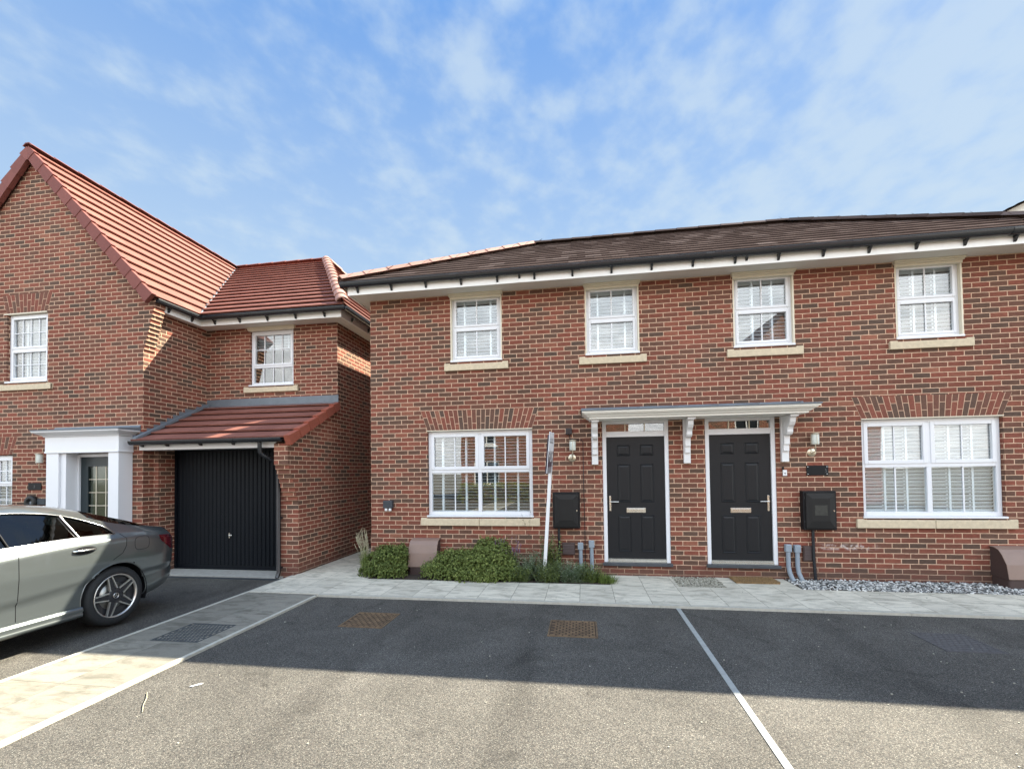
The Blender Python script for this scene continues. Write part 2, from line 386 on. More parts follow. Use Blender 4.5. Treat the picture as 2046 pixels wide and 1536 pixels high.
M['stem'] = simple("woody_stem", (0.10, 0.07, 0.045), 0.9)
M['white'] = simple("white_paint", (0.72, 0.72, 0.72), 0.45)
M['paint'] = simple("car_paint_grey", (0.165, 0.187, 0.190), 0.30, metal=0.70, coat=1.0)
M['carglass'] = glass_mat("car_glass", 1.6, (0.10, 0.115, 0.11), 0.0)
M['carchrome'] = simple("car_trim", (0.72, 0.73, 0.72), 0.16, metal=1.0)
M['tyre'] = simple("tyre_rubber", (0.016, 0.018, 0.020), 0.75, bump=0.2, bscale=90)
M['alloy'] = simple("alloy_silver", (0.78, 0.77, 0.74), 0.28, metal=0.9)
M['dark_alloy'] = simple("alloy_dark", (0.025, 0.026, 0.03), 0.4)
M['disc'] = simple("brake_disc", (0.35, 0.35, 0.33), 0.35, metal=0.9)
M['red'] = simple("tail_lens", (0.10, 0.006, 0.012), 0.12, coat=1.0)
M['hedge'] = attr_mat("hedge_leaves", [(0, (0.06, 0.09, 0.02)), (1, (0.26, 0.27, 0.05))], 0.6, 0.1, 20, 0.0, transl=0.2)


# ------------------------------------------------------------------ mesh builder
ORG = Vector((0, 0, 0))


class MB:
    def __init__(self):
        self.v = []
        self.f = []
        self.sh = []
        self.mi = []
        self.smooth = []

    def poly(self, pts, sh=0.5, mi=0, smooth=False):
        b = len(self.v)
        self.v += [tuple(p) for p in pts]
        self.f.append(tuple(range(b, b + len(pts))))
        self.sh.append(sh)
        self.mi.append(mi)
        self.smooth.append(smooth)

    def grid(self, rows, closed=False, sh=0.5, mi=0, smooth=True):
        """rows: list of equal-length point lists"""
        b = len(self.v)
        n = len(rows[0])
        for r in rows:
            self.v += [tuple(p) for p in r]
        for i in range(len(rows) - 1):
            for j in range(n if closed else n - 1):
                k = (j + 1) % n
                self.f.append((b + i * n + j, b + i * n + k, b + (i + 1) * n + k, b + (i + 1) * n + j))
                self.sh.append(sh)
                self.mi.append(mi)
                self.smooth.append(smooth)

    def box(self, x0, x1, y0, y1, z0, z1, sh=0.5, mi=0, M4=None):
        if x0 > x1: x0, x1 = x1, x0
        if y0 > y1: y0, y1 = y1, y0
        if z0 > z1: z0, z1 = z1, z0
        p = [(x0, y0, z0), (x1, y0, z0), (x1, y1, z0), (x0, y1, z0), (x0, y0, z1), (x1, y0, z1), (x1, y1, z1), (x0, y1, z1)]
        if M4 is not None:
            p = [tuple(M4 @ Vector(q)) for q in p]
        b = len(self.v)
        self.v += p
        for q in ((0, 3, 2, 1), (4, 5, 6, 7), (0, 1, 5, 4), (1, 2, 6, 5), (2, 3, 7, 6), (3, 0, 4, 7)):
            self.f.append(tuple(b + i for i in q))
            self.sh.append(sh)
            self.mi.append(mi)
            self.smooth.append(False)

    def prism(self, pts, axis, a, b_, sh=0.5, mi=0):
        """2D outline pts extruded along axis from a to b; pts in the two other axes order (x,y,z minus axis)"""
        def P(q, t):
            l = list(q)
            l.insert(axis, t)
            return tuple(l)
        n = len(pts)
        b = len(self.v)
        self.v += [P(q, a) for q in pts] + [P(q, b_) for q in pts]
        fs = [tuple(b + i for i in range(n)), tuple(b + n + i for i in reversed(range(n)))]
        for i in range(n):
            j = (i + 1) % n
            fs.append((b + i, b + n + i, b + n + j, b + j))
        for q in fs:
            self.f.append(q)
            self.sh.append(sh)
            self.mi.append(mi)
            self.smooth.append(False)

    def tube(self, path, r, seg=8, sh=0.5, mi=0, cap=True, r2=None):
        path = [Vector(p) for p in path]
        rings = []
        n = len(path)
        prev = None
        for i, p in enumerate(path):
            d = (path[min(i + 1, n - 1)] - path[max(i - 1, 0)]).normalized()
            if prev is None:
                a = d.orthogonal().normalized()
            else:
                a = (prev - d * prev.dot(d)).normalized()
            prev = a
            bb = d.cross(a)
            rr = r if r2 is None else r + (r2 - r) * i / (n - 1)
            rings.append([p + (a * math.cos(2 * math.pi * k / seg) + bb * math.sin(2 * math.pi * k / seg)) * rr for k in range(seg)])
        self.grid(rings, closed=True, sh=sh, mi=mi)
        if cap:
            self.poly(rings[0][::-1], sh, mi)
            self.poly(rings[-1], sh, mi)

    def lathe(self, prof, c, axis='Z', seg=24, sh=0.5, mi=0, smooth=True):
        rings = []
        for (r, h) in prof:
            ring = []
            for k in range(seg):
                a = 2 * math.pi * k / seg
                x, y = r * math.cos(a), r * math.sin(a)
                q = (x, y, h) if axis == 'Z' else ((h, x, y) if axis == 'X' else (x, h, y))
                ring.append((c[0] + q[0], c[1] + q[1], c[2] + q[2]))
            rings.append(ring)
        self.grid(rings, closed=True, sh=sh, mi=mi, smooth=smooth)

    def build(self, name, mats, parent=None, bevel=0.0, merge=False):
        me = bpy.data.meshes.new(name)
        me.from_pydata([(x - ORG.x, y - ORG.y, z - ORG.z) for x, y, z in self.v], [], self.f)
        if not isinstance(mats, (list, tuple)):
            mats = [mats]
        for mm in mats:
            me.materials.append(M[mm] if isinstance(mm, str) else mm)
        at = me.attributes.new('shade', 'FLOAT', 'FACE')
        at.data.foreach_set('value', self.sh)
        me.polygons.foreach_set('material_index', self.mi)
        me.polygons.foreach_set('use_smooth', self.smooth)
        me.update()
        o = bpy.data.objects.new(name, me)
        C.objects.link(o)
        if parent is not None:
            o.parent = parent
        else:
            o.location = ORG
        if bevel > 0:
            bm_ = o.modifiers.new('bevel', 'BEVEL')
            bm_.width = bevel
            bm_.segments = 2
            bm_.limit_method = 'ANGLE'
            bm_.angle_limit = R(40)
        return o


def tag(o, label=None, cat=None, group=None, kind=None):
    if label: o['label'] = label
    if cat: o['category'] = cat
    if group: o['group'] = group
    if kind: o['kind'] = kind
    return o


def thing(name, loc, label, cat, group=None):
    global ORG
    ORG = Vector(loc)
    o = bpy.data.objects.new(name, None)
    o.empty_display_size = 0.3
    o.location = ORG
    C.objects.link(o)
    return tag(o, label, cat, group)


def reset():
    global ORG
    ORG = Vector((0, 0, 0))


def single(name, mb, mats, loc, label, cat, group=None, bevel=0.0):
    global ORG
    ORG = Vector(loc)
    o = mb.build(name, mats, None, bevel)
    tag(o, label, cat, group)
    reset()
    return o


def structure(name, mb, mats):
    reset()
    o = mb.build(name, mats)
    o['kind'] = 'structure'
    return o


# ------------------------------------------------------------------ ground
g = MB()
g.poly([(-400, -400, -0.16), (400, -400, -0.16), (400, 400, -0.16), (-400, 400, -0.16)])
structure('ground', g, 'earth')
# asphalt parking / road: gently dished, falling to the garage on the left
g = MB()
# main bay right of the strip
g.poly([(-3.66, -14, 0), (14.5, -14, 0), (14.5, 5.82, 0), (-3.66, 5.82, 0)])
g.poly([(-30, -14, 0), (-4.80, -14, 0), (-4.80, 0.0, 0), (-30, 0.0, 0)])
structure('road', g, 'asphalt')
g = MB()
ys = [0.0, 3.0, 4.4, 5.2, 6.0, 6.6, 7.04]
zs = [0.0, 0.0, -0.004, -0.018, -0.036, -0.05, -0.062]
g.grid([[(-7.62, y, z), (-4.80, y, z)] for y, z in zip(ys, zs)], smooth=False)
g.grid([[(-16.0, y, z), (-7.62, y, z)] for y, z in zip(ys[:-1], zs[:-1])], smooth=False)
structure('driveway', g, 'asphalt')
# slab strip between the drives
g = MB()
g.box(-4.75, -3.70, -14, 5.87, -0.1, 0.020)
structure('paving_strip', g, 'slab_v')
g = MB()
y = -14.0
while y < 6.9:
    y2 = min(y + 0.915, 6.9)
    g.box(-4.80, -4.752, y, y2 - 0.004, -0.14, 0.024)
    y3 = min(y2, 5.816)
    if y3 - y > 0.05:
        g.box(-3.70 + 0.002, -3.652, y, y3 - 0.004, -0.1, 0.024)
    y = y2
x = -3.652
while x < 14:
    g.box(x, x + 0.911, 5.818, 5.868, -0.1, 0.030)
    x += 0.915
structure('kerb', g, 'kerb')
# front path (two slab rows), slabs up to the doors, alley between the houses
g = MB()
def slabrect(x0, x1, y0, y1, z=0.026):
    g.box(x0, x1, y0, y1, -0.08, z)
slabrect(-3.60, 14, 5.872, 6.80)
slabrect(-4.748, -3.60, 5.872, 7.02)
slabrect(-3.60, -3.42, 6.80, 7.415)
slabrect(-4.735, -3.645, 7.02, 20)
slabrect(0.38, 1.335, 6.80, 7.415)
slabrect(1.985, 2.96, 6.80, 7.415)
structure('pavement', g, 'slab')
# garage threshold
g = MB()
g.box(-7.53, -5.02, 6.90, 7.50, -0.12, -0.020)
structure('garage_apron', g, 'conc')
g = MB()
g.box(-7.60, -4.82, 6.862, 6.898, -0.14, -0.036)
structure('drain_channel', g, 'iron')
# soil bed
g = MB()
g.box(-3.42, 0.38, 6.80, 7.415, -0.08, 0.02)
structure('planting_bed', g, 'soil')
g = MB()
g.box(1.335, 1.985, 6.80, 7.415, -0.08, 0.012)
g.box(2.96, 14.0, 6.80, 7.415, -0.08, 0.012)
structure('gravel_base', g, 'soil')
# pale block joint line between the two drives
g = MB()
y = -14.0
while y < 5.80:
    y2 = min(y + 0.6, 5.812)
    g.box(1.10, 1.148, y, y2 - 0.003, -0.05, 0.006)
    y = y2
structure('drive_divider', g, 'mark')


def covergrid(x0, x1, y0, y1, z, nx, ny, gap, mat_, name, label, recess=0.0, raised=0.004):
    mb = MB()
    mb.box(x0, x1, y0, y1, z - 0.05, z, mi=1)
    # frame
    t = 0.018
    mb.box(x0 - t, x1 + t, y0 - t, y0 - 0.002, z - 0.05, z + raised)
    mb.box(x0 - t, x1 + t, y1 + 0.002, y1 + t, z - 0.05, z + raised)
    mb.box(x0 - t, x0 - 0.002, y0 - 0.001, y1 + 0.001, z - 0.05, z + raised)
    mb.box(x1 + 0.002, x1 + t, y0 - 0.001, y1 + 0.001, z - 0.05, z + raised)
    dx, dy = (x1 - x0) / nx, (y1 - y0) / ny
    for i in range(nx):
        for j in range(ny):
            off = dx / 2 if (j % 2) else 0
            a = x0 + i * dx + gap + off
            b = min(x0 + (i + 1) * dx + off, x1) - gap
            if b - a < 0.008: continue
            mb.box(a, b, y0 + j * dy + gap, y0 + (j + 1) * dy - gap, z - 0.002, z + raised)
    dk = {'rust': 'rustd', 'iron': 'irond'}.get(mat_, mat_)
    return single(name, mb, [mat_, dk], ((x0 + x1) / 2, (y0 + y1) / 2, 0), label, 'manhole cover', None)


MHG = 'manhole covers set in the drive'
for o in (covergrid(-2.70, -2.22, 4.735, 5.205, 0.004, 7, 11, 0.008, 'rust', 'manhole_cover', 'rusty brown square manhole cover in the asphalt nearer the paving strip'),
          covergrid(-0.37, 0.11, 4.72, 5.18, 0.004, 7, 11, 0.008, 'rust', 'manhole_cover', 'rusty brown square manhole cover in the asphalt left of the pale dividing line')):
    o['group'] = MHG
covergrid(-4.39, -3.88, 4.07, 4.56, 0.016, 12, 12, 0.007, 'iron', 'drain_cover', 'dark chequered iron cover set in the pale slab strip', raised=0.006)
M['cvf'] = simple("asphalted_cover", (0.078, 0.074, 0.074), 0.85, var=0.3, vscale=30, bump=0.6)
covergrid(3.29, 3.74, 4.76, 5.22, 0.003, 9, 9, 0.004, 'cvf', 'manhole_cover', 'faint dark cover almost the colour of the asphalt on the right-hand drive', raised=0.002)['group'] = MHG


# ------------------------------------------------------------------ gravel
def pebbles(name, rects, n, smin, smax, mat_, z0=0.012):
    mb = MB()
    ico = [(0, 0, 1), (0.894, 0, 0.447), (0.276, 0.851, 0.447), (-0.724, 0.526, 0.447), (-0.724, -0.526, 0.447), (0.276, -0.851, 0.447),
           (0.724, 0.526, -0.447), (-0.276, 0.851, -0.447), (-0.894, 0, -0.447), (-0.276, -0.851, -0.447), (0.724, -0.526, -0.447), (0, 0, -1)]
    fc = [(0, 1, 2), (0, 2, 3), (0, 3, 4), (0, 4, 5), (0, 5, 1), (1, 6, 2), (2, 7, 3), (3, 8, 4), (4, 9, 5), (5, 10, 1), (1, 10, 6), (2, 6, 7),
          (3, 7, 8), (4, 8, 9), (5, 9, 10), (6, 11, 7), (7, 11, 8), (8, 11, 9), (9, 11, 10), (10, 11, 6)]
    tot = sum((r[1] - r[0]) * (r[3] - r[2]) for r in rects)
    for (x0, x1, y0, y1) in rects:
        k = int(n * (x1 - x0) * (y1 - y0) / tot)
        for _ in range(k):
            cx, cy = random.uniform(x0, x1), random.uniform(y0, y1)
            s = random.uniform(smin, smax)
            rot = Matrix.Rotation(random.uniform(0, 6.28), 3, 'Z') @ Matrix.Rotation(random.uniform(-0.6, 0.6), 3, 'X')
            sx, sy, sz = s * random.uniform(0.8, 1.4), s * random.uniform(0.6, 1.0), s * random.uniform(0.4, 0.75)
            cz = z0 + random.uniform(0.0, 0.022)
            b = len(mb.v)
            jit = random.uniform(0.85, 1.1)
            for p in ico:
                q = rot @ Vector((p[0] * sx * random.uniform(0.85, 1.15), p[1] * sy * jit, p[2] * sz))
                mb.v.append((cx + q.x, cy + q.y, cz + q.z))
            sv = random.random() ** 0.9
            for q in fc:
                mb.f.append(tuple(b + i for i in q))
                mb.sh.append(sv)
                mb.mi.append(0)
                mb.smooth.append(False)
    reset()
    o = mb.build(name, mat_)
    tag(o, None, None, None, 'stuff')
    return o


o = pebbles('gravel', [(2.98, 9.0, 6.79, 7.41)], 5200, 0.011, 0.021, 'peb')
tag(o, 'grey and white slate chippings along the foot of the right-hand wall', 'gravel')
o = pebbles('pea_gravel', [(1.34, 1.98, 6.80, 7.41)], 1900, 0.006, 0.012, 'pea')
tag(o, 'pale fine gravel between the two doorsteps', 'gravel')
# stray debris
mb = MB()
for _ in range(150):
    x, y = random.uniform(-3.5, 6.5), random.uniform(2.4, 6.75)
    zz = 0.0275 if y > 5.86 else 0.001
    s = random.uniform(0.002, 0.006)
    mb.box(x - s, x + s, y - s, y + s * 0.7, zz - 0.001, zz + s)
o = mb.build('grit', 'pea')
tag(o, 'loose bits of grit on the drive and path', 'grit', None, 'stuff')
mb = MB()
Lf = [(-3.150, 3.235), (-3.128, 3.262), (-3.108, 3.292), (-3.085, 3.300), (-3.094, 3.272), (-3.118, 3.250), (-3.128, 3.236)]
mb.prism(Lf, 2, 0.004, 0.010)
single('leaf', mb, 'white', (-3.12, 3.265, 0), 'small whitish leaf lying on the sunlit asphalt', 'leaf')
mb = MB()
mb.tube([(-3.40, 3.105, 0.008), (-3.31, 3.02, 0.012), (-3.24, 2.93, 0.010), (-3.155, 2.845, 0.006)], 0.003, 6)
single('grass_stalk', mb, 'straw', (-3.3, 2.97, 0), 'thin dry stalk lying on the sunlit asphalt', 'stalk')


# ------------------------------------------------------------------ building helpers
def wall_y(mb, x0, x1, z0, z1, y, ops=(), rev=0.11, d=1, mi=0, facing=-1):
    xs = sorted(set([x0, x1] + [v for o in ops for v in o[:2] if x0 < v < x1]))
    zs = sorted(set([z0, z1] + [v for o in ops for v in o[2:4] if z0 < v < z1]))
    for a, b in zip(xs[:-1], xs[1:]):
        for c, e in zip(zs[:-1], zs[1:]):
            mx, mz = (a + b) / 2, (c + e) / 2
            if any(o[0] < mx < o[1] and o[2] < mz < o[3] for o in ops):
                continue
            q = [(a, y, c), (b, y, c), (b, y, e), (a, y, e)]
            mb.poly(q if facing < 0 else q[::-1], mi=mi)
    r = rev * (1 if facing < 0 else -1)
    for (a, b, c, e) in [o[:4] for o in ops]:
        mb.poly([(a, y, c), (a, y, e), (a, y + r, e), (a, y + r, c)], mi=mi)
        mb.poly([(b, y, e), (b, y, c), (b, y + r, c), (b, y + r, e)], mi=mi)
        mb.poly([(a, y, e), (b, y, e), (b, y + r, e), (a, y + r, e)], mi=mi)
        mb.poly([(a, y, c), (a, y + r, c), (b, y + r, c), (b, y, c)], mi=mi)


def wall_x(mb, y0, y1, z0, z1, x, mi=0):
    mb.poly([(x, y0, z0), (x, y1, z0), (x, y1, z1), (x, y0, z1)], mi=mi)


def flat_arch(parent, x0, x1, z0, z1, y, splay, mat_='arch', axis='Y'):
    """splayed soldier arch laid brick by brick, standing 3 mm proud of the wall"""
    mb = MB()
    xc = (x0 + x1) / 2
    n = int(round((x1 - x0) / 0.0725))
    h = z1 - z0
    def P(fr, t):
        xb = x0 + (x1 - x0) * fr
        xt = (x0 - splay) + (x1 - x0 + 2 * splay) * fr
        return xb + (xt - xb) * t, z0 + h * t
    gm = 0.075
    mb.poly([(P(0, 0)[0], y - 0.0015, z0), (P(1, 0)[0], y - 0.0015, z0), (P(1, 1)[0], y - 0.0015, z1), (P(0, 1)[0], y - 0.0015, z1)], mi=1)
    for i in range(n):
        f0, f1 = (i + gm) / n, (i + 1 - gm) / n
        cut = 0.66 if i % 2 == 0 else 0.32
        for (t0, t1) in ((0.0, cut - 0.017), (cut + 0.017, 1.0)):
            s = random.random()
            q = [P(f0, t0), P(f1, t0), P(f1, t1), P(f0, t1)]
            mb.prism(q, 1, y - 0.0045, y + 0.01, sh=s, mi=0)
    return mb.build('brick_arch', [mat_, 'mortar'], parent)


def pane(parent, x0, x1, z0, z1, y, mat_='glass', name='pane'):
    mb = MB()
    mb.box(x0, x1, y, y + 0.006, z0, z1)
    return mb.build(name, mat_, parent)


def ring(mb, x0, x1, z0, z1, y0, y1, t, tb=None, tt=None):
    tb = t if tb is None else tb
    tt = t if tt is None else tt
    mb.box(x0, x0 + t, y0, y1, z0, z1)
    mb.box(x1 - t, x1, y0, y1, z0, z1)
    mb.box(x0 + t + 0.0005, x1 - t - 0.0005, y0, y1, z0, z0 + tb)
    mb.box(x0 + t + 0.0005, x1 - t - 0.0005, y0, y1, z1 - tt, z1)


def blind(parent, x0, x1, z0, z1, y, tapes, pitch=0.045, wd=0.046, tilt=20, sway=0.0):
    mb = MB()
    mb.box(x0, x1, y - 0.025, y + 0.025, z1 - 0.05, z1)
    z = z1 - 0.075
    while z > z0 + 0.03:
        a = R(tilt + random.uniform(-1.5, 1.5))
        dy, dz = math.cos(a) * wd / 2, math.sin(a) * wd / 2
        e = random.uniform(-0.0015, 0.0015)
        q = [(y - dy, z + dz + e), (y + dy, z - dz + e), (y + dy, z - dz + 0.003 + e), (y - dy, z + dz + 0.003 + e)]
        mb.prism(q, 0, x0, x1)
        z -= pitch
    mb.box(x0, x1, y - 0.022, y + 0.022, z0 + 0.005, z0 + 0.025)
    for t in tapes:
        for yy in (y - wd / 2 - 0.004, y + wd / 2 + 0.003):
            b = len(mb.v)
            xs = x0 + (x1 - x0) * t
            tw = 0.014
            mb.box(xs - tw, xs + tw, yy, yy + 0.001, z0 + 0.01, z1 - 0.02)
    return mb.build('blind', 'slat', parent)


def window(parent, x0, x1, z0, z1, y, cols=(), rows=(), fr=0.05, sash=0.036, sash_cells=None, bars=None, mull=0.05,
           sill=None, sill_over=0.11, glassmat='glass', bl=None, nosing=0.02, label=None, bw=0.009):
    """uPVC window; frame front at y. cols/rows: centres of mullion/transoms; bars[(i,j)] = (vertical fractions, horizontal fractions)"""
    mb = MB()
    ring(mb, x0, x1, z0, z1, y, y + 0.07, fr)
    xs = [x0 + fr] + [v for c in cols for v in (c - mull / 2, c + mull / 2)] + [x1 - fr]
    zs = [z0 + fr] + [v for c in rows for v in (c - mull / 2, c + mull / 2)] + [z1 - fr]
    for c in rows:
        mb.box(x0 + fr + 0.0005, x1 - fr - 0.0005, y + 0.0015, y + 0.068, c - mull / 2, c + mull / 2)
    for c in cols:
        for k in range(0, len(zs), 2):
            mb.box(c - mull / 2, c + mull / 2, y + 0.0015, y + 0.068, zs[k] + 0.0005, zs[k + 1] - 0.0005)
    # white nosing
    mb.box(x0 - nosing, x1 + nosing, y - 0.075, y + 0.03, z0 - 0.030, z0 - 0.0005)
    w_ = mb.build('window', 'upvc', parent, bevel=0.005)
    if label: w_['label'] = label
    for i in range(0, len(xs), 2):
        for j in range(0, len(zs), 2):
            a, b, c, d_ = xs[i], xs[i + 1], zs[j], zs[j + 1]
            key = (i // 2, j // 2)
            t = 0.0
            if sash_cells is None or key in sash_cells:
                sb = MB()
                t = sash
                ring(sb, a - 0.008, b + 0.008, c - 0.008, d_ + 0.008, y - 0.010, y + 0.035, t + 0.008)
                sb.build('sash', 'upvc', w_, bevel=0.004)
            pane(w_, a + t * 0.8, b - t * 0.8, c + t * 0.8, d_ - t * 0.8, y + 0.024, glassmat)
            if bars and key in bars:
                for f in bars[key][0]:
                    xx = a + t + (b - a - 2 * t) * f
                    bm_ = MB()
                    bm_.box(xx - bw, xx + bw, y + 0.012, y + 0.022, c + t * 0.9, d_ - t * 0.9)
                    bm_.build('glazing_bar', 'upvc', w_)
                for f in bars[key][1]:
                    zz = c + t + (d_ - c - 2 * t) * f
                    bm_ = MB()
                    bm_.box(a + t * 0.9, b - t * 0.9, y + 0.0115, y + 0.0215, zz - bw, zz + bw)
                    bm_.build('glazing_bar', 'upvc', w_)
    if sill:
        sbm = MB()
        za, zb, pr, split = sill
        xa, xb = x0 - sill_over, x1 + sill_over
        segs = [(xa, xb)] if not split else [(xa, (xa + xb) / 2 - 0.003), ((xa + xb) / 2 + 0.003, xb)]
        for (p, q) in segs:
            pts = [(y - 0.06 - pr, za), (y + 0.03, za), (y + 0.03, zb), (y - 0.06 - pr, zb - 0.012)]
            sbm.prism(pts, 0, p, q)
        # stooled ends
        for (p, q) in ((xa, xa + 0.10), (xb - 0.10, xb)):
            sbm.box(p + 0.0012, q, y - 0.06 - pr + 0.0015, y - 0.0605, za + 0.004, zb + 0.004)
        sbm.build('sill', 'stone', w_, bevel=0.006)
    if bl:
        blind(w_, *bl[0], **bl[1])
    return w_


def clip2(poly, axis, val, keep_less):
    out = []
    n = len(poly)
    for i in range(n):
        p, q = poly[i], poly[(i + 1) % n]
        pi = (p[axis] <= val) if keep_less else (p[axis] >= val)
        qi = (q[axis] <= val) if keep_less else (q[axis] >= val)
        if pi: out.append(p)
        if pi != qi:
            t = (val - p[axis]) / (q[axis] - p[axis])
            out.append(tuple(p[k] + t * (q[k] - p[k]) for k in range(2)))
    return out


def tiles(mb, poly, e, u, gauge, width, thick, jit=0.0, base=0.0, bond=0.5, lift=0.0, start=0.0, shf=None):
    """lay roof tiles course by course over a sloping polygon (3D, planar). e along the eave, u up the slope"""
    o = Vector(poly[0])
    e, u = Vector(e).normalized(), Vector(u).normalized()
    n = e.cross(u).normalized()
    if n.z < 0: n = -n
    P2 = [((Vector(p) - o).dot(e), (Vector(p) - o).dot(u)) for p in poly]
    vmin, vmax = min(p[1] for p in P2), max(p[1] for p in P2)
    amin, amax = min(p[0] for p in P2), max(p[0] for p in P2)
    mb.poly([tuple(o + e * a + u * b - n * 0.03) for a, b in P2], sh=0.0)
    k = 0
    v = vmin + start
    while v < vmax - 1e-4:
        band = clip2(clip2(P2, 1, v, False), 1, min(v + gauge, vmax), True)
        if len(band) >= 3:
            ba0, ba1 = min(p[0] for p in band), max(p[0] for p in band)
            a = amin - width * (bond if k % 2 else 0) - width
            while a < ba1:
                if a + width > ba0:
                    gap = 0.0015
                    pc = clip2(clip2(band, 0, a + gap, False), 0, a + width - gap, True)
                    if len(pc) >= 3:
                        s = shf(a, v) if shf else random.random()
                        dl = random.uniform(0, lift)
                        dv = random.uniform(-jit, jit)
                        th = thick + dl
                        def H(b):
                            return base + th * (1 - (b - v) / gauge)
                        P3 = [tuple(o + e * p + u * (q + (dv if abs(q - v) < 1e-5 else 0)) + n * H(q)) for p, q in pc]
                        area = sum(pc[i][0] * pc[(i + 1) % len(pc)][1] - pc[(i + 1) % len(pc)][0] * pc[i][1] for i in range(len(pc)))
                        if (Vector(P3[1]) - Vector(P3[0])).cross(Vector(P3[2]) - Vector(P3[1])).dot(n) < 0: P3 = P3[::-1]
                        mb.poly(P3, sh=s)
                        low = [p for p in pc if abs(p[1] - v) < 1e-5]
                        if len(low) == 2:
                            l0, l1 = sorted(p[0] for p in low)
                            A = o + u * (v + dv)
                            lo__ = base - 0.005 if thick < 0.03 else base + 0.018
                            mb.poly([tuple(A + e * l0 + n * lo__), tuple(A + e * l1 + n * lo__), tuple(A + e * l1 + n * (base + th)), tuple(A + e * l0 + n * (base + th))], sh=s)
                            if lift > 0:
                                for l in (l0, l1):
                                    mb.poly([tuple(A + e * l + n * (base + th)), tuple(A + e * l + n * (base + th - lift - 0.006)), tuple(A + e * l + u * gauge * 0.98 + n * (base - 0.002)), tuple(A + e * l + u * gauge * 0.98 + n * (base + 0.002))], sh=s)
                a += width
        v += gauge
        k += 1


def caps(mb, p0, p1, r, seg=0.42, th=0.022, ang=75, drop=0.0, flat=False):
    """ridge / hip cap tiles from p0 (low) to p1 (high), each lapping the next one"""
    p0, p1 = Vector(p0), Vector(p1)
    d = p1 - p0
    L = d.length
    d.normalize()
    side = d.cross(Vector((0, 0, 1))).normalized()
    upv = side.cross(d).normalized()
    n = max(1, int(round(L / seg)))
    for i in range(n):
        a = p0 + d * (L * i / n - (0.02 if i else 0))
        b = p0 + d * (L * (i + 1) / n)
        s = random.random()
        rings = []
        for q, rr in ((a, r + th), (b, r)):
            ring_ = []
            K = 8 if not flat else 3
            for k in range(K + 1):
                t = R(-ang + 2 * ang * k / K)
                ring_.append(q + side * math.sin(t) * rr + upv * (math.cos(t) * rr - r * math.cos(R(ang)) - drop))
            rings.append(ring_)
        inner = [p - (p - (a + upv * (-r * math.cos(R(ang)) - drop))).normalized() * 0.02 for p in rings[0]]
        mb.grid([inner, rings[0]], sh=s, smooth=False)
        mb.grid(rings, sh=s, smooth=not flat)
        # end face of the upper end (butting against the next)
        if i == n - 1:
            inner2 = [p - (p - (b + upv * (-r * math.cos(R(ang)) - drop))).normalized() * 0.05 for p in rings[1]]
            mb.grid([rings[1], inner2], sh=s, smooth=False)


def gutter(mb, p0, p1, r=0.06, seg=12, deep=1.0):
    """half-round gutter, open at the top, between two points"""
    p0, p1 = Vector(p0), Vector(p1)
    d = (p1 - p0).normalized()
    s = d.cross(Vector((0, 0, 1))).normalized()
    prof = []
    for k in range(seg + 1):
        t = math.pi * k / seg
        prof.append((-math.cos(t) * r, -math.sin(t) * r * deep))
    inn = [(x * 0.9, z * 0.9 + 0.001) for x, z in prof][::-1]
    # rolled lips
    loop = [(-r * 1.06, 0.008)] + prof + [(r * 1.06, 0.008)] + inn
    rows = [[p + s * x + Vector((0, 0, z)) for x, z in loop] for p in (p0, p1)]
    mb.grid(rows, closed=True, smooth=True)
    for p, fl in ((p0, False), (p1, True)):
        q = [p + s * x + Vector((0, 0, z)) for x, z in prof]
        mb.poly(q[::-1] if fl else q)
    # union sleeves
    L = (p1 - p0).length
    k = 1
    while k * 1.95 < L:
        c = p0 + d * k * 1.95
        r2 = r * 1.09
        q = [(-math.cos(math.pi * t / seg) * r2, -math.sin(math.pi * t / seg) * r2 * deep) for t in range(seg + 1)]
        mb.grid([[c + d * o_ + s * x + Vector((0, 0, z)) for x, z in q] for o_ in (-0.06, 0.06)], smooth=True)
        k += 1


# =================================================================== RIGHT-HAND PAIR OF HOUSES
FY = 7.42
house = thing('semi_detached_houses', (1.64, FY, 0), 'long red brick pair of houses with dark brown tiled roof and two black front doors', 'house')
XL, XR, YB = -3.64, 6.92, 12.42
SO = 4.715
UW = [(-2.178, -1.308), (0.089, 0.921), (2.354, 3.210), (4.606, 5.459)]
GW = [(-2.616, -0.812), (4.092, 5.914)]
DR = [(0.320, 1.347), (1.890, 2.908)]
ops = [(a, b, 3.56, SO - 0.02) for a, b in UW] + [(a, b, 0.93, 2.408) for a, b in GW] + [(a, b, 0.225, 2.515) for a, b in DR]
mb = MB()
wall_y(mb, XL, XR, -0.05, SO, FY, ops, 0.10)
mb.poly([(XL, YB, -0.05), (XL, FY, -0.05), (XL, FY, SO), (XL, YB, SO)])
mb.poly([(XR, FY, -0.05), (XR, YB, -0.05), (XR, YB, SO), (XR, FY, SO)])
mb.poly([(XR, YB, -0.05), (XL, YB, -0.05), (XL, YB, SO), (XR, YB, SO)])
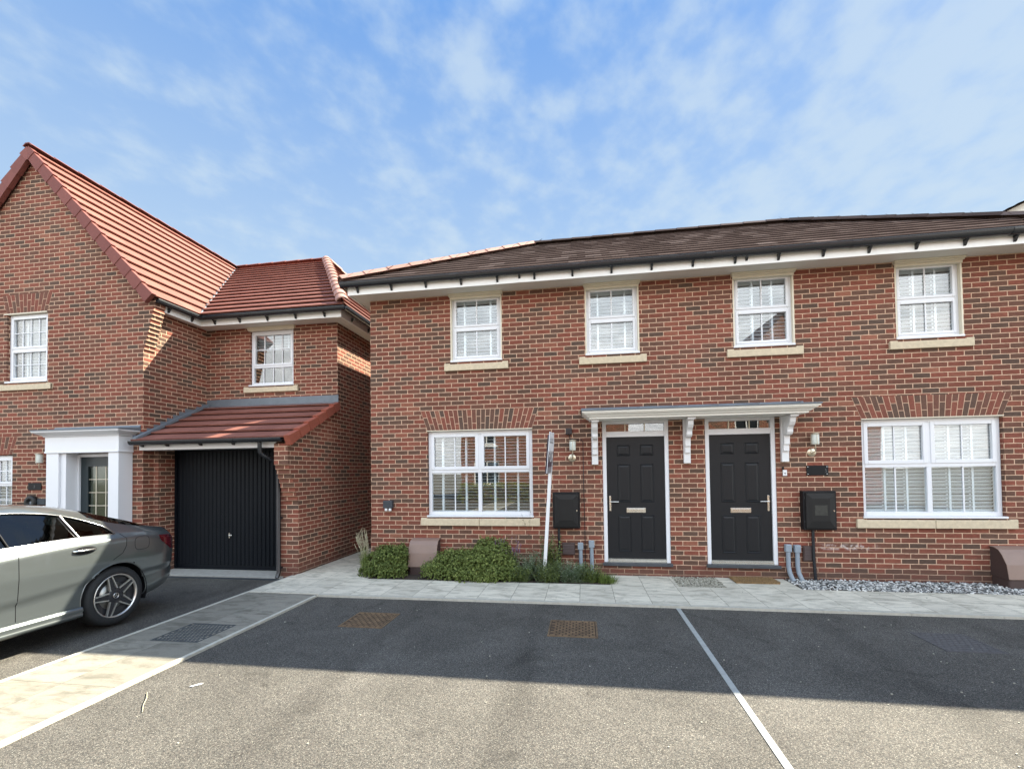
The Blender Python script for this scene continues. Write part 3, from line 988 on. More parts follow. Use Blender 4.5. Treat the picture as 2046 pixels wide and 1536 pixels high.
# plinth bellcast: two courses 8 mm proud at the left side as in the photo
mb.box(XL - 0.010, XL + 0.0, FY + 0.0, YB, -0.04, 0.656)
mb.build('wall', 'brick_r', house)
mb = MB()  # dark panels added behind the windows, standing in for unlit rooms
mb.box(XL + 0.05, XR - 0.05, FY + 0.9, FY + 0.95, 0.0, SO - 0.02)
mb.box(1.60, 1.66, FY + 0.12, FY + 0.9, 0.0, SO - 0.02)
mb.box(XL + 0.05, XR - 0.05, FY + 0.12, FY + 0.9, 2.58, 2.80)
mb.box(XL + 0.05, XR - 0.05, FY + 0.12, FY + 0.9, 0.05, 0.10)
mb.build('room_backing', 'dark', house)
flat_arch(house, GW[0][0] + 0.002, GW[0][1] - 0.002, 2.412, 2.744, FY, 0.115)
flat_arch(house, GW[1][0] + 0.002, GW[1][1] - 0.002, 2.412, 2.732, FY, 0.125)
# roof
ex0, ex1, ey0, ey1, ez = -3.95, 7.20, 6.965, 12.86, 4.885
run = (ey1 - ey0) / 2
pit = 0.614
rz = ez + run * pit
ry = ey0 + run
A, B_, Cc, D_ = (ex0, ey0, ez), (ex1, ey0, ez), (ex1, ey1, ez), (ex0, ey1, ez)
R0, R1 = (ex0 + run, ry, rz), (ex1 - run, ry, rz)
sl = math.sqrt(1 + pit * pit)
mb = MB()
tiles(mb, [A, B_, R1, R0], (1, 0, 0), (0, 1, pit), 0.285, 0.27, 0.019, jit=0.002, lift=0.002)
tiles(mb, [D_, A, R0], (0, -1, 0), (1, 0, pit), 0.285, 0.27, 0.018, jit=0.003, lift=0.004)
tiles(mb, [B_, Cc, R1], (0, 1, 0), (-1, 0, pit), 0.285, 0.27, 0.018, jit=0.003, lift=0.004)
tiles(mb, [Cc, D_, R0, R1], (-1, 0, 0), (0, -1, pit), 0.285, 0.27, 0.018)
roof = mb.build('roof', 'brown', house)
mb = MB()
hl = Vector((0, 0, 0.022))
caps(mb, Vector(A) + hl, Vector(R0) + hl, 0.125, 0.45, th=0.010, ang=70, flat=True)
caps(mb, Vector(D_) + hl, Vector(R0) + hl, 0.125, 0.45, th=0.010, ang=70, flat=True)
mb.build('hip_tile', 'pinkhip', roof)
mb = MB()
caps(mb, Vector(B_) + hl, Vector(R1) + hl, 0.115, 0.45, th=0.008, ang=70, flat=True)
caps(mb, Vector(Cc) + hl, Vector(R1) + hl, 0.115, 0.45, th=0.008, ang=70, flat=True)
caps(mb, Vector(R0) + hl, Vector(R1) + hl, 0.105, 0.45, th=0.008, ang=70, flat=True)
mb.build('ridge_tile', 'brown', roof)
# fascia, soffit
mb = MB()
fy0 = 7.05
fx0, fx1 = -3.86, 7.12
fyb = 12.79
mb.box(fx0, fx1, fy0, fy0 + 0.018, 4.688, 4.875)
mb.box(fx0, fx0 + 0.018, fy0 + 0.0185, fyb - 0.0185, 4.688, 4.875)
mb.box(fx1 - 0.018, fx1, fy0 + 0.0185, fyb - 0.0185, 4.688, 4.875)
mb.box(fx0, fx1, fyb - 0.018, fyb, 4.688, 4.875)
for xx in (-0.92, 1.64, 4.2):
    mb.box(xx - 0.045, xx + 0.045, fy0 - 0.003, fy0 - 0.0005, 4.690, 4.872)
mb.build('fascia', 'fascia', house)
mb = MB()
zz = SO
mb.box(fx0 + 0.0185, fx1 - 0.0185, fy0 + 0.0185, FY + 0.01, zz, zz + 0.012)
mb.box(fx0 + 0.0185, XL + 0.01, FY + 0.0105, YB - 0.01, zz, zz + 0.012)
mb.box(XR - 0.01, fx1 - 0.0185, FY + 0.0105, YB - 0.01, zz, zz + 0.012)
mb.box(fx0 + 0.0185, fx1 - 0.0185, YB - 0.0095, fyb - 0.0185, zz, zz + 0.012)
mb.build('soffit', 'soffit', house)
mb = MB()
gutter(mb, (ex0 - 0.0, 6.985, 4.862), (ex1, 6.985, 4.862), 0.062, deep=1.15)
gutter(mb, (-3.925, 6.99, 4.862), (-3.925, 12.8, 4.862), 0.058, deep=1.15)
gu = mb.build('gutter', 'black', house)


def bracket_x(parent, xx, yf_, zt_, dep=0.078, hgt=0.085):
    mb = MB()
    mb.prism([(yf_, zt_), (yf_ - dep, zt_ - 0.008), (yf_ - dep * 0.6, zt_ - hgt * 0.33), (yf_ - dep * 0.25, zt_ - hgt * 0.88), (yf_, zt_ - hgt)], 0, xx - 0.016, xx + 0.016)
    return mb.build('gutter_bracket', 'black', parent)


def bracket_y(parent, yy, xf, zt_, s=-1, dep=0.075, hgt=0.085):
    mb = MB()
    mb.prism([(xf, zt_), (xf + s * dep, zt_ - 0.008), (xf + s * dep * 0.6, zt_ - hgt * 0.33), (xf + s * dep * 0.25, zt_ - hgt * 0.88), (xf, zt_ - hgt)], 1, yy - 0.016, yy + 0.016)
    return mb.build('gutter_bracket', 'black', parent)


for k in range(19):
    bracket_x(gu, -3.67 + 0.594 * k, 7.0492, 4.80)
for xx in (-0.94, 2.43):
    bracket_x(gu, xx, 7.0492, 4.80, 0.06, 0.055)
for k in range(8):
    bracket_y(gu, 7.4 + 0.7 * k, -3.8595, 4.80)

# upstairs windows
uplab = ['upper window furthest left', 'upper window above the left black door', 'upper window above the right black door', 'upper window furthest right']
for i, (a, b) in enumerate(UW):
    z0, z1 = 3.590, 4.692
    tp = [0.22, 0.78] if i < 2 else [0.36, 0.72]
    wn_ = window(house, a, b, z0, z1, FY + 0.055, (), (z0 + 0.560,), fr=0.052, sash=0.030, bars={(0, 0): ((0.5,), ()), (0, 1): ((0.5,), ())},
                 mull=0.050, sill=(3.412, 3.532, 0.035, False), sill_over=0.115, nosing=0.012, label=uplab[i],
                 bl=((a + 0.03, b - 0.03, z0 + 0.03, z1 - 0.02, FY + 0.165, tp), dict(pitch=0.058, wd=0.055, tilt=(18, 25, 21, 20)[i])))
    mb = MB()
    mb.box(a - 0.012, b + 0.012, FY - 0.022, FY + 0.05, 4.632, 4.668)
    mb.box(a - 0.024, b + 0.024, FY - 0.048, FY + 0.05, 4.6685, 4.688)
    mb.box(a - 0.034, b + 0.034, FY - 0.068, FY + 0.05, 4.6885, 4.7135)
    mb.box(a - 0.010, a + 0.012, FY - 0.004, FY + 0.054, 3.562, 4.6315)
    mb.box(b - 0.012, b + 0.010, FY - 0.004, FY + 0.054, 3.562, 4.6315)
    mb.build('window_head', 'cream', wn_, bevel=0.003)
# ground floor windows
gl_ = ['ground floor window with open slatted blinds beside the estate sign', 'ground floor window with nearly closed blinds at the far right']
for i, (a, b) in enumerate(GW):
    z0, z1 = 0.972, 2.398
    c = (a + b) / 2
    blp = dict(pitch=0.052, wd=0.048, tilt=8) if i == 0 else dict(pitch=0.052, wd=0.052, tilt=50)
    tp = [0.11, 0.35, 0.64, 0.87] if i == 0 else [0.03, 0.19, 0.36, 0.52, 0.68, 0.85]
    wn_ = window(house, a + 0.004, b - 0.004, z0, z1, FY + 0.055, (c,), (1.716,), fr=0.058, sash=0.045, sash_cells=[(0, 1), (1, 1)],
                 bars={(0, 0): ((0.5,), ()), (1, 0): ((0.5,), ()), (0, 1): ((0.5,), ()), (1, 1): ((0.5,), ())},
                 mull=0.062, sill=(0.800, 0.928, 0.035, True), sill_over=0.115, nosing=0.015, label=gl_[i],
                 bl=((a + 0.04, b - 0.04, z0 + 0.04, z1 - 0.03, FY + 0.165, tp), blp))
    mb = MB()
    mb.box(a - 0.004, b + 0.004, FY - 0.014, FY + 0.05, 2.397, 2.4105)
    mb.build('drip_trim', 'cream', wn_)


def front_door(x0, x1, hinge_right, label):
    """white frame with fanlight, six-panel black leaf; x0..x1 outer frame"""
    z0, z1 = 0.228, 2.505
    y = FY + 0.012
    fr = MB()
    ring(fr, x0, x1, z0 + 0.0, z1, y, y + 0.085, 0.062, 0.03, 0.068)
    fr.box(x0 + 0.0625, x1 - 0.0625, y + 0.0015, y + 0.083, 2.226, 2.316)
    f = fr.build('door_frame', 'upvc', house, bevel=0.006)
    f['label'] = label + ' frame'
    pane(f, x0 + 0.055, x1 - 0.055, 2.30, 2.452, y + 0.03)
    for t in (0.333, 0.667):
        bb = MB()
        xx = x0 + 0.06 + (x1 - x0 - 0.12) * t
        bb.box(xx - 0.008, xx + 0.008, y + 0.018, y + 0.029, 2.314, 2.440)
        bb.build('glazing_bar', 'cream', f)
    th = MB()
    th.box(x0 + 0.063, x1 - 0.063, y - 0.004, y + 0.06, 0.259, 0.290)
    th.box(x0 + 0.063, x1 - 0.063, y - 0.016, y + 0.04, 0.2305, 0.2585)
    th.build('threshold', 'chrome', f)
    lx0, lx1, lz0, lz1 = x0 + 0.066, x1 - 0.066, 0.291, 2.222
    yl = y + 0.028
    lf = MB()
    lf.box(lx0, lx1, yl, yl + 0.044, lz0, lz1)
    W_, H_ = lx1 - lx0, lz1 - lz0
    def q(px, pz):
        return lx0 + W_ * px, lz0 + H_ * pz
    pans = []
    for (a, b) in ((0.185, 0.415), (0.585, 0.815)):
        for (c, d_) in ((0.055, 0.355), (0.46, 0.775), (0.845, 0.935)):
            pans.append((a, b, c, d_))
    for (a, b, c, d_) in pans:
        xa, za = q(a, c)
        xb, zb = q(b, d_)
        t = 0.018
        # raised ovolo ring: four mitred prisms (outer high, inner low)
        out_ = [(xa, za), (xb, za), (xb, zb), (xa, zb)]
        mid = [(xa + t * .5, za + t * .5), (xb - t * .5, za + t * .5), (xb - t * .5, zb - t * .5), (xa + t * .5, zb - t * .5)]
        inn = [(xa + t, za + t), (xb - t, za + t), (xb - t, zb - t), (xa + t, zb - t)]
        fl = [(xa + t * 2.4, za + t * 2.4), (xb - t * 2.4, za + t * 2.4), (xb - t * 2.4, zb - t * 2.4), (xa + t * 2.4, zb - t * 2.4)]
        def r3(l, yy): return [(p[0], yy, p[1]) for p in l]
        lf.grid([r3(out_, yl - 0.0005), r3(mid, yl - 0.009), r3(inn, yl - 0.0015), r3(fl, yl - 0.008)], closed=True, smooth=False)
        lf.poly(r3(fl, yl - 0.008)[::-1])
    leaf = lf.build('door_leaf', 'door', house)
    leaf['label'] = label
    xm = (lx0 + lx1) / 2
    lb = MB()
    lb.box(xm - 0.148, xm + 0.148, yl - 0.008, yl - 0.0005, 1.018, 1.092)
    lb.box(xm - 0.128, xm + 0.128, yl - 0.012, yl - 0.0081, 1.032, 1.078)
    lb.build('letter_plate', 'chrome', leaf, bevel=0.002)
    hb = MB()
    hx = lx0 + 0.045 if hinge_right else lx1 - 0.045
    s = 1 if hinge_right else -1
    hb.box(hx - 0.014, hx + 0.014, yl - 0.010, yl - 0.0005, 1.045, 1.285)
    hb.tube([(hx, yl - 0.01, 1.192), (hx, yl - 0.055, 1.192)], 0.009, 8)
    hb.tube([(hx, yl - 0.052, 1.192), (hx + s * 0.13, yl - 0.050, 1.192)], 0.008, 8)
    hb.build('door_handle', 'chrome', leaf, bevel=0.002)
    st = MB()
    st.box(x0 - 0.02, x1 + 0.02, FY - 0.05, FY + 0.10, 0.182, 0.2275)
    st.build('door_step', 'slate', house, bevel=0.004)


front_door(0.320, 1.347, True, 'left black door with its handle on the left')
front_door(1.890, 2.908, False, 'right black door with its handle on the right')

# canopy over both doors
mb = MB()
prof = [(0.000, 0.000), (0.022, 0.000), (0.026, 0.020), (0.055, 0.034), (0.072, 0.052), (0.100, 0.066), (0.112, 0.074), (0.112, 0.084), (0.132, 0.088), (0.136, 0.108)]
bx0, bx1, byf, bz = 0.140, 3.160, 7.005, 2.478
rows = []
for (o_, h) in prof:
    rows.append([(bx0 - o_, FY - 0.001, bz + h), (bx0 - o_, byf - o_, bz + h), (bx1 + o_, byf - o_, bz + h), (bx1 + o_, FY - 0.001, bz + h)])
mb.grid(rows, smooth=False)
o_, h = prof[-1]
mb.poly([(bx0, FY - 0.001, bz), (bx0, byf, bz), (bx1, byf, bz), (bx1, FY - 0.001, bz)][::-1])
mb.poly(rows[-1])
can = mb.build('door_canopy', 'canopyw', house)
mb = MB()
a0, a1, yf = bx0 - 0.150, bx1 + 0.150, byf - 0.150
zt = bz + 0.110
pts = [(yf, zt), (yf, zt + 0.022), (FY - 0.03, zt + 0.085), (FY - 0.0025, zt + 0.118), (FY - 0.0025, zt)]
mb.prism(pts, 0, a0, a1)
for k in range(6):
    xx = a0 + 0.3 + k * 0.55
    mb.tube([(xx, yf + 0.01, zt + 0.026), (xx, FY - 0.03, zt + 0.087)], 0.012, 6)
mb.build('lead_roof', 'lead', can, bevel=0.004)
for xc in (0.200, 1.610, 3.020):
    mb = MB()
    hw = 0.050
    # wall post
    mb.box(xc - hw, xc + hw, FY - 0.060, FY - 0.001, 1.790, 2.474)
    # scroll bracket side profile (y, z)
    P_ = []
    for k in range(9):
        t = k / 8
        P_.append((FY - 0.30 + 0.16 * math.sin(t * math.pi / 2) ** 1.3, 2.40 - 0.20 * t))
    prof2 = [(FY - 0.061, 2.472), (FY - 0.375, 2.472), (FY - 0.375, 2.432), (FY - 0.34, 2.428)]
    prof2 += [(FY - 0.335, 2.40), (FY - 0.325, 2.365), (FY - 0.295, 2.325), (FY - 0.255, 2.295), (FY - 0.238, 2.265), (FY - 0.238, 2.225), (FY - 0.215, 2.195), (FY - 0.16, 2.182),
              (FY - 0.125, 2.178), (FY - 0.125, 2.050), (FY - 0.098, 2.046), (FY - 0.098, 1.950), (FY - 0.061, 1.946)]
    mb.prism(prof2, 0, xc - hw + 0.010, xc + hw - 0.010)
    mb.box(xc - hw - 0.006, xc + hw + 0.006, FY - 0.392, FY - 0.345, 2.440, 2.4735)
    mb.build('canopy_bracket', 'white', can, bevel=0.004)
reset()


# ------------------------------------------------------------------ fixtures on the right-hand houses
def wall_lamp(x, y, z, label, group='steel wall lamps beside the front doors', side=1):
    t = thing('wall_lamp', (x, y, z), label, 'lamp', group)
    mb = MB()
    mb.lathe([(0.0, -0.012), (0.058, -0.012), (0.064, -0.004), (0.064, 0.0)], (x, y - 0.001, z), 'Y', 24)
    mb.lathe([(0.0, -0.030), (0.020, -0.030), (0.024, -0.013)], (x, y - 0.001, z), 'Y', 16)
    mb.build('back_plate', 'brass', t)
    mb = MB()
    mb.tube([(x, y - 0.02, z), (x + side * 0.012, y - 0.075, z + 0.004), (x + side * 0.012, y - 0.10, z + 0.03), (x + side * 0.012, y - 0.10, z + 0.13)], 0.008, 8)
    mb.build('arm', 'brass', t)
    lx, ly = x + side * 0.012, y - 0.10
    mb = MB()
    mb.lathe([(0.0, 0.115), (0.046, 0.115), (0.050, 0.125), (0.050, 0.262), (0.046, 0.270), (0.0, 0.270)], (lx, ly, z), 'Z', 24)
    mb.build('glass_shade', 'lampglass', t)
    mb = MB()
    mb.lathe([(0.0, 0.294), (0.030, 0.290), (0.066, 0.276), (0.066, 0.271), (0.0, 0.2705)], (lx, ly, z), 'Z', 24)
    for k in range(3):
        a = R(30 + 120 * k)
        mb.tube([(lx + 0.056 * math.cos(a), ly + 0.056 * math.sin(a), z + 0.112), (lx + 0.056 * math.cos(a), ly + 0.056 * math.sin(a), z + 0.275)], 0.003, 6)
    mb.build('lamp_cap', 'brass', t)
    reset()
    return t


wall_lamp(-0.165, FY, 1.905, 'wall lamp between the estate sign and the left black door, black box above it')
wall_lamp(3.405, FY, 1.925, 'wall lamp above the black name plaque, right of the right-hand door')


M['wornlabel'] = simple("worn_label", (0.028, 0.028, 0.023), 0.6, var=0.3, vscale=25)


def meter_box(x0, x1, z0, z1, label, cx, foot):
    t = thing('meter_box', ((x0 + x1) / 2, FY, z0), label, 'meter box', 'black meter boxes on the brick wall')
    mb = MB()
    mb.box(x0, x1, FY - 0.11, FY - 0.001, z0, z1)
    mb.build('box_body', 'blackm', t, bevel=0.01)
    mb = MB()
    a, b, c, d_ = x0 + 0.022, x1 - 0.022, z0 + 0.022, z1 - 0.022
    o1 = [(a, FY - 0.1105, c), (b, FY - 0.1105, c), (b, FY - 0.1105, d_), (a, FY - 0.1105, d_)]
    o2 = [(a + .008, FY - 0.135, c + .008), (b - .008, FY - 0.135, c + .008), (b - .008, FY - 0.135, d_ - .008), (a + .008, FY - 0.135, d_ - .008)]
    e = 0.085
    o3 = [(a + e, FY - 0.148, c + e + .03), (b - e, FY - 0.148, c + e + .03), (b - e, FY - 0.148, d_ - e), (a + e, FY - 0.148, d_ - e)]
    mb.grid([o1, o2, o3], closed=True, smooth=False)
    mb.poly(o3)
    dr_ = mb.build('box_door', 'charc', t)
    mb = MB()
    mb.box(x1 - 0.058, x1 - 0.043, FY - 0.146, FY - 0.136, (z0 + z1) / 2 - 0.01, (z0 + z1) / 2 + 0.01)
    mb.build('lock', 'chrome', dr_)
    for zz_ in (z0 + 0.10, z1 - 0.12):
        mb = MB()
        mb.tube([(x0 + 0.016, FY - 0.114, zz_), (x0 + 0.016, FY - 0.114, zz_ + 0.05)], 0.007, 8)
        mb.build('hinge', 'black', dr_)
    if x0 > 0:
        mb = MB()
        mb.box((x0 + x1) / 2 - 0.085, (x0 + x1) / 2 + 0.085, FY - 0.1495, FY - 0.1485, z0 + 0.22, z0 + 0.37)
        mb.build('worn_label', 'wornlabel', dr_)
    mb = MB()
    mb.tube([(cx, FY - 0.05, z0 + 0.01), (cx + 0.004, FY - 0.048, 0.35), (cx + foot, FY - 0.052, 0.02)], 0.022, 10)
    mb.build('cable_duct', 'black', t)
    reset()


meter_box(-0.485, -0.050, 0.775, 1.352, 'black meter box on the wall between the leaning sign and the left door', -0.395, 0.0)
meter_box(3.222, 3.672, 0.775, 1.350, 'black meter box with a pale worn label patch, below the name plaque', 3.370, 0.02)


def duct(x, ztop, zbot, bend, label):
    mb = MB()
    y = FY - 0.045
    if bend:
        path = [(x, y, ztop - 0.06), (x + 0.002, y, 0.22), (x + 0.012, y - 0.01, 0.13), (x + 0.045, y - 0.05, 0.015)]
    else:
        path = [(x, y, ztop - 0.06), (x + 0.004, y, zbot)]
    t = thing('utility_pipe', (x, y, 0), label, 'pipe', 'grey utility pipes up the wall')
    mb.tube(path, 0.031, 12)
    mb.build('pipe', 'grey_pipe', t)
    mb = MB()
    mb.box(x - 0.044, x + 0.044, y - 0.036, y + 0.036, ztop - 0.115, ztop)
    mb.build('pipe_cap', 'grey_pipe', t, bevel=0.012)
    reset()


duct(-0.052, 0.545, 0.0, False, 'shorter grey pipe left of the left door, half behind the weeds')
duct(0.122, 0.580, 0.0, False, 'taller grey pipe nearest the left door frame')
duct(3.024, 0.553, 0.0, True, 'grey pipe with square cap nearest the right door frame')
duct(3.150, 0.547, 0.0, True, 'grey pipe with rounded cap beside the brown air vent')


def vent(x0, x1, z0, z1, label):
    t = thing('air_vent', ((x0 + x1) / 2, FY, z0), label, 'vent', 'brown plastic vents low on the wall')
    mb = MB()
    mb.box(x0, x1, FY - 0.035, FY - 0.001, z0, z1)
    mb.build('vent_body', 'ventbrown', t, bevel=0.006)
    mb = MB()
    z = z0 + 0.03
    while z < z1 - 0.03:
        mb.prism([(FY - 0.045, z), (FY - 0.0355, z + 0.002), (FY - 0.0355, z + 0.016)], 0, x0 + 0.015, x1 - 0.015)
        z += 0.024
    mb.build('louvre', 'ventbrown', t)
    reset()


vent(-0.345, -0.140, 0.340, 0.540, 'dark brown vent low on the wall behind the weeds')
vent(3.240, 3.375, 0.300, 0.530, 'dark brown vent low on the wall beside the two grey pipes')


def flue(x0, x1, ztop, zbot, depth, label):
    t = thing('pipe_cover', ((x0 + x1) / 2, FY, zbot), label, 'pipe cover', 'brown curved covers at the wall foot')
    # side profile (y,z): curls out from the wall and drops
    P_ = [(FY - 0.002, ztop), (FY - 0.08, ztop - 0.004), (FY - 0.15, ztop - 0.03), (FY - 0.20, ztop - 0.09), (FY - depth, ztop - 0.22), (FY - depth - 0.03, zbot + 0.12)]
    back_ = [(FY - 0.002, zbot + 0.12)]
    mb = MB()
    I_ = [(p[0] + (0.006 if p[0] < FY - 0.01 else 0), p[1] - 0.006) for p in P_]
    mb.prism(P_ + I_[::-1], 0, x0 - 0.012, x1 + 0.012)
    mb.build('hood', 'cover', t)
    mb = MB()
    Q = [(p[0] + 0.012 if p[0] < FY - 0.02 else p[0], p[1] - 0.012) for p in P_]
    mb.prism(Q + [(FY - 0.002, zbot + 0.12)], 0, x0, x1)
    mb.build('housing', 'ventbrown', t)
    mb = MB()
    mb.box(x0 + 0.004, x1 - 0.004, FY - depth - 0.012, FY - 0.003, zbot - 0.05, zbot + 0.1195)
    mb.build('base', 'ventbrown', t, bevel=0.02)
    reset()


flue(-2.86, -2.40, 0.590, 0.03, 0.24, 'brown curved plastic cover between the two green shrubs')
flue(5.69, 6.25, 0.560, 0.03, 0.27, 'brown curved plastic cover at the far right above the slate gravel')

# small wall items
t = thing('name_plaque', (3.475, FY, 1.58), 'black rectangular name plaque with four screws, below the right wall lamp', 'sign')
mb = MB(); mb.box(3.325, 3.626, FY - 0.012, FY - 0.001, 1.580, 1.728)
mb.build('plate', 'blackm', t, bevel=0.003)
for a, b in ((3.345, 1.600), (3.606, 1.600), (3.345, 1.708), (3.606, 1.708)):
    mb = MB(); mb.lathe([(0.0, -0.006), (0.006, -0.004), (0.008, 0)], (a, FY - 0.0125, b), 'Y', 12)
    mb.build('screw', 'chrome', t)
tc_ = bpy.data.curves.new('numeral', 'FONT')
tc_.body = '5'
tc_.size = 0.075
tc_.extrude = 0.001
to = bpy.data.objects.new('tmp', tc_)
C.objects.link(to)
dg = bpy.context.evaluated_depsgraph_get()
me = bpy.data.meshes.new_from_object(to.evaluated_get(dg))
bpy.data.objects.remove(to)
me.transform(Matrix.Translation((3.572 - 3.475, -0.0135, 1.628 - 1.58)) @ Matrix.Rotation(R(90), 4, 'X'))
me.materials.clear(); me.materials.append(simple("numeral_grey", (0.075, 0.08, 0.085), 0.4))
no = bpy.data.objects.new('numeral', me)
C.objects.link(no); no.parent = t
reset()
t = thing('doorbell', (3.02, FY, 1.58), 'small white doorbell under a dark cap, right of the right-hand door', 'doorbell')
mb = MB(); mb.box(2.993, 3.050, FY - 0.024, FY - 0.001, 1.578, 1.668)
mb.build('bell_case', 'white', t, bevel=0.004)
mb = MB(); mb.lathe([(0.0, -0.004), (0.010, -0.003), (0.012, 0)], (3.021, FY - 0.0245, 1.618), 'Y', 14)
mb.build('bell_button', 'signg', t)
mb = MB(); mb.box(2.985, 3.010, FY - 0.02, FY - 0.001, 1.6685, 1.715)
mb.build('bell_bracket', 'blackm', t)
reset()
t = thing('junction_box', (-3.31, FY, 1.05), 'small dark wall box with two white spouts at the left end of the brick front', 'junction box')
mb = MB(); mb.box(-3.395, -3.225, FY - 0.07, FY - 0.001, 1.095, 1.225)
mb.build('box_body', simple("dark_grey_box", (0.03, 0.036, 0.045), 0.5), t, bevel=0.01)
for xx in (-3.348, -3.278):
    mb = MB(); mb.lathe([(0.0, 0.0), (0.024, 0.0), (0.026, 0.02), (0.022, 0.048), (0.0, 0.05)], (xx, FY - 0.04, 1.045), 'Z', 14)
    mb.build('spout', 'white', t)
reset()
t = thing('cable_box', (-0.21, FY, 2.29), 'little black cable box on the brickwork above the left wall lamp', 'cable box')
mb = MB(); mb.box(-0.262, -0.158, FY - 0.05, FY - 0.001, 2.285, 2.382)
mb.build('box_body', 'black', t, bevel=0.006)
mb = MB()
mb.tube([(-0.21, FY - 0.012, 2.285), (-0.195, FY - 0.010, 2.22), (-0.10, FY - 0.007, 2.198), (-0.01, FY - 0.007, 2.195), (0.012, FY - 0.007, 2.17), (0.014, FY - 0.007, 1.4), (0.022, FY - 0.007, 0.9), (0.020, FY - 0.007, 0.06)], 0.0055, 6)
mb.build('cable', 'black', t)
reset()
mb = MB()
mb.box(2.19, 2.78, 7.06, 7.40, 0.027, 0.048)
for _ in range(1500):
    x, y = random.uniform(2.17, 2.80), random.uniform(7.045, 7.405)
    mb.poly([(x - 0.004, y, 0.046), (x + 0.004, y, 0.046), (x + random.uniform(-0.008, 0.008), y + random.uniform(-0.008, 0.008), 0.046 + random.uniform(0.006, 0.018))])
single('doormat', mb, 'coir', (2.485, 7.23, 0.027), 'worn brown coir mat in front of the right-hand black door', 'doormat')

# ------------------------------------------------------------------ estate agent sign
t = thing('estate_sign', (-0.60, 7.0, 0.0), 'white post with a for sale board seen edge-on, leaning in the weeds', 'sign')
base = Vector((-0.615, 7.0, -0.02))
top = Vector((-0.452, 7.0, 2.285))
mb = MB()
d = (top - base).normalized()
rows = []
for p in (base, top):
    rows.append([p + Vector((-0.026, -0.024, 0)), p + Vector((0.026, -0.024, 0)), p + Vector((0.026, 0.024, 0)), p + Vector((-0.026, 0.024, 0))])
mb.grid(rows, closed=True, smooth=False)
mb.poly(rows[1])
mb.build('post', 'white', t, bevel=0.004)
nb, fb, nt_, ft = Vector((-0.510, 6.50, 1.662)), Vector((-0.473, 7.08, 1.688)), Vector((-0.458, 6.50, 2.262)), Vector((-0.424, 7.08, 2.280))
nrm = (fb - nb).cross(nt_ - nb).normalized()
if nrm.x < 0: nrm = -nrm


def bp_(s, v, off=0.0):
    return (nb.lerp(fb, s)).lerp(nt_.lerp(ft, s), v) + nrm * off


def bquad(mb, s0, s1, v0, v1, off, sh=0.5, th=0.0):
    mb.poly([bp_(s0, v0, off), bp_(s1, v0, off), bp_(s1, v1, off), bp_(s0, v1, off)], sh=sh)


mb = MB()
f_ = [bp_(0, 0, 0.004), bp_(1, 0, 0.004), bp_(1, 0.80, 0.004), bp_(0.85, 1, 0.004), bp_(0, 1, 0.004)]
b_ = [p - nrm * 0.008 for p in f_]
mb.grid([b_, f_], closed=True, smooth=False)
mb.poly(f_); mb.poly(b_[::-1])
brd = mb.build('board', 'signw', t)
mb = MB(); bquad(mb, 0.0, 1.0, 0.14, 0.54, 0.0055)
mb.build('dark_band', 'signd', brd)
mb = MB(); bquad(mb, 0.0, 1.0, 0.0, 0.138, 0.0055)
bquad(mb, 0.14, 0.80, 0.730, 0.775, 0.0055)
for k in range(5):
    bquad(mb, 0.16 + 0.13 * k, 0.22 + 0.13 * k, 0.79, 0.85, 0.0055)
mb.build('grey_print', 'signg', brd)
tc_ = bpy.data.curves.new('lettering', 'FONT')
tc_.body = 'FOR'
tc_.size = 0.24
tc_.extrude = 0.0006
to = bpy.data.objects.new('tmp', tc_)
C.objects.link(to)
bpy.context.view_layer.update()
me = bpy.data.meshes.new_from_object(to.evaluated_get(bpy.context.evaluated_depsgraph_get()))
bpy.data.objects.remove(to)
ex = (fb - nb).normalized()
ezv = (ex.cross(nrm)).normalized()
if ezv.z < 0: ezv = -ezv
o0 = bp_(0.10, 0.27, 0.0075) - Vector((-0.60, 7.0, 0.0))
mt4 = Matrix(((ex.x, ezv.x, nrm.x, o0.x), (ex.y, ezv.y, nrm.y, o0.y), (ex.z, ezv.z, nrm.z, o0.z), (0, 0, 0, 1)))
me.transform(mt4)
me.materials.clear(); me.materials.append(M['white'])
lo = bpy.data.objects.new('lettering', me)
C.objects.link(lo); lo.parent = brd
mb = MB()
q0, q1 = Vector((-0.528, 6.52, 1.655)), Vector((-0.500, 6.99, 1.665))
r0, r1 = Vector((-0.479, 6.52, 2.215)), Vector((-0.462, 6.99, 2.26))
f_ = [q0, q1, r1, r0]
b_ = [p + Vector((-0.008, 0, 0)) for p in f_]
mb.grid([b_, f_], closed=True, smooth=False); mb.poly(f_); mb.poly(b_[::-1])
mb.build('back_board', 'signd', t)
reset()

# =================================================================== LEFT-HAND DETACHED HOUSE
GY, LY, GX, LX = 6.87, 8.25, -7.64, -4.74        # gable front, link front, gable side, right flank
DZ = -0.06
house2 = thing('detached_house', (-8.4, GY, 0), 'red brick house with terracotta gable roof, white door portico and black garage door', 'house')
GC = -10.03
GL = 2 * GC - GX
gops = [(-10.605, -9.688, 3.46, 4.745), (-11.60, -10.440, 0.93, 2.122), (-8.99, -8.03, 0.02, 2.10)]
mb = MB()
wall_y(mb, GL, GX, -0.2, 4.80, GY, gops, 0.10)
# gable triangle
mb.poly([(GL, GY, 4.80), (GX, GY, 4.80), (GC, GY, 7.66)])
# gable side down to the lean-to / link wall
wall_x(mb, GY, LY, -0.2, 4.80, GX)
# link wall
wall_y(mb, GX, LX, 2.3, 4.80, LY, [(-6.660, -5.690, 3.49, 4.655)], 0.10)
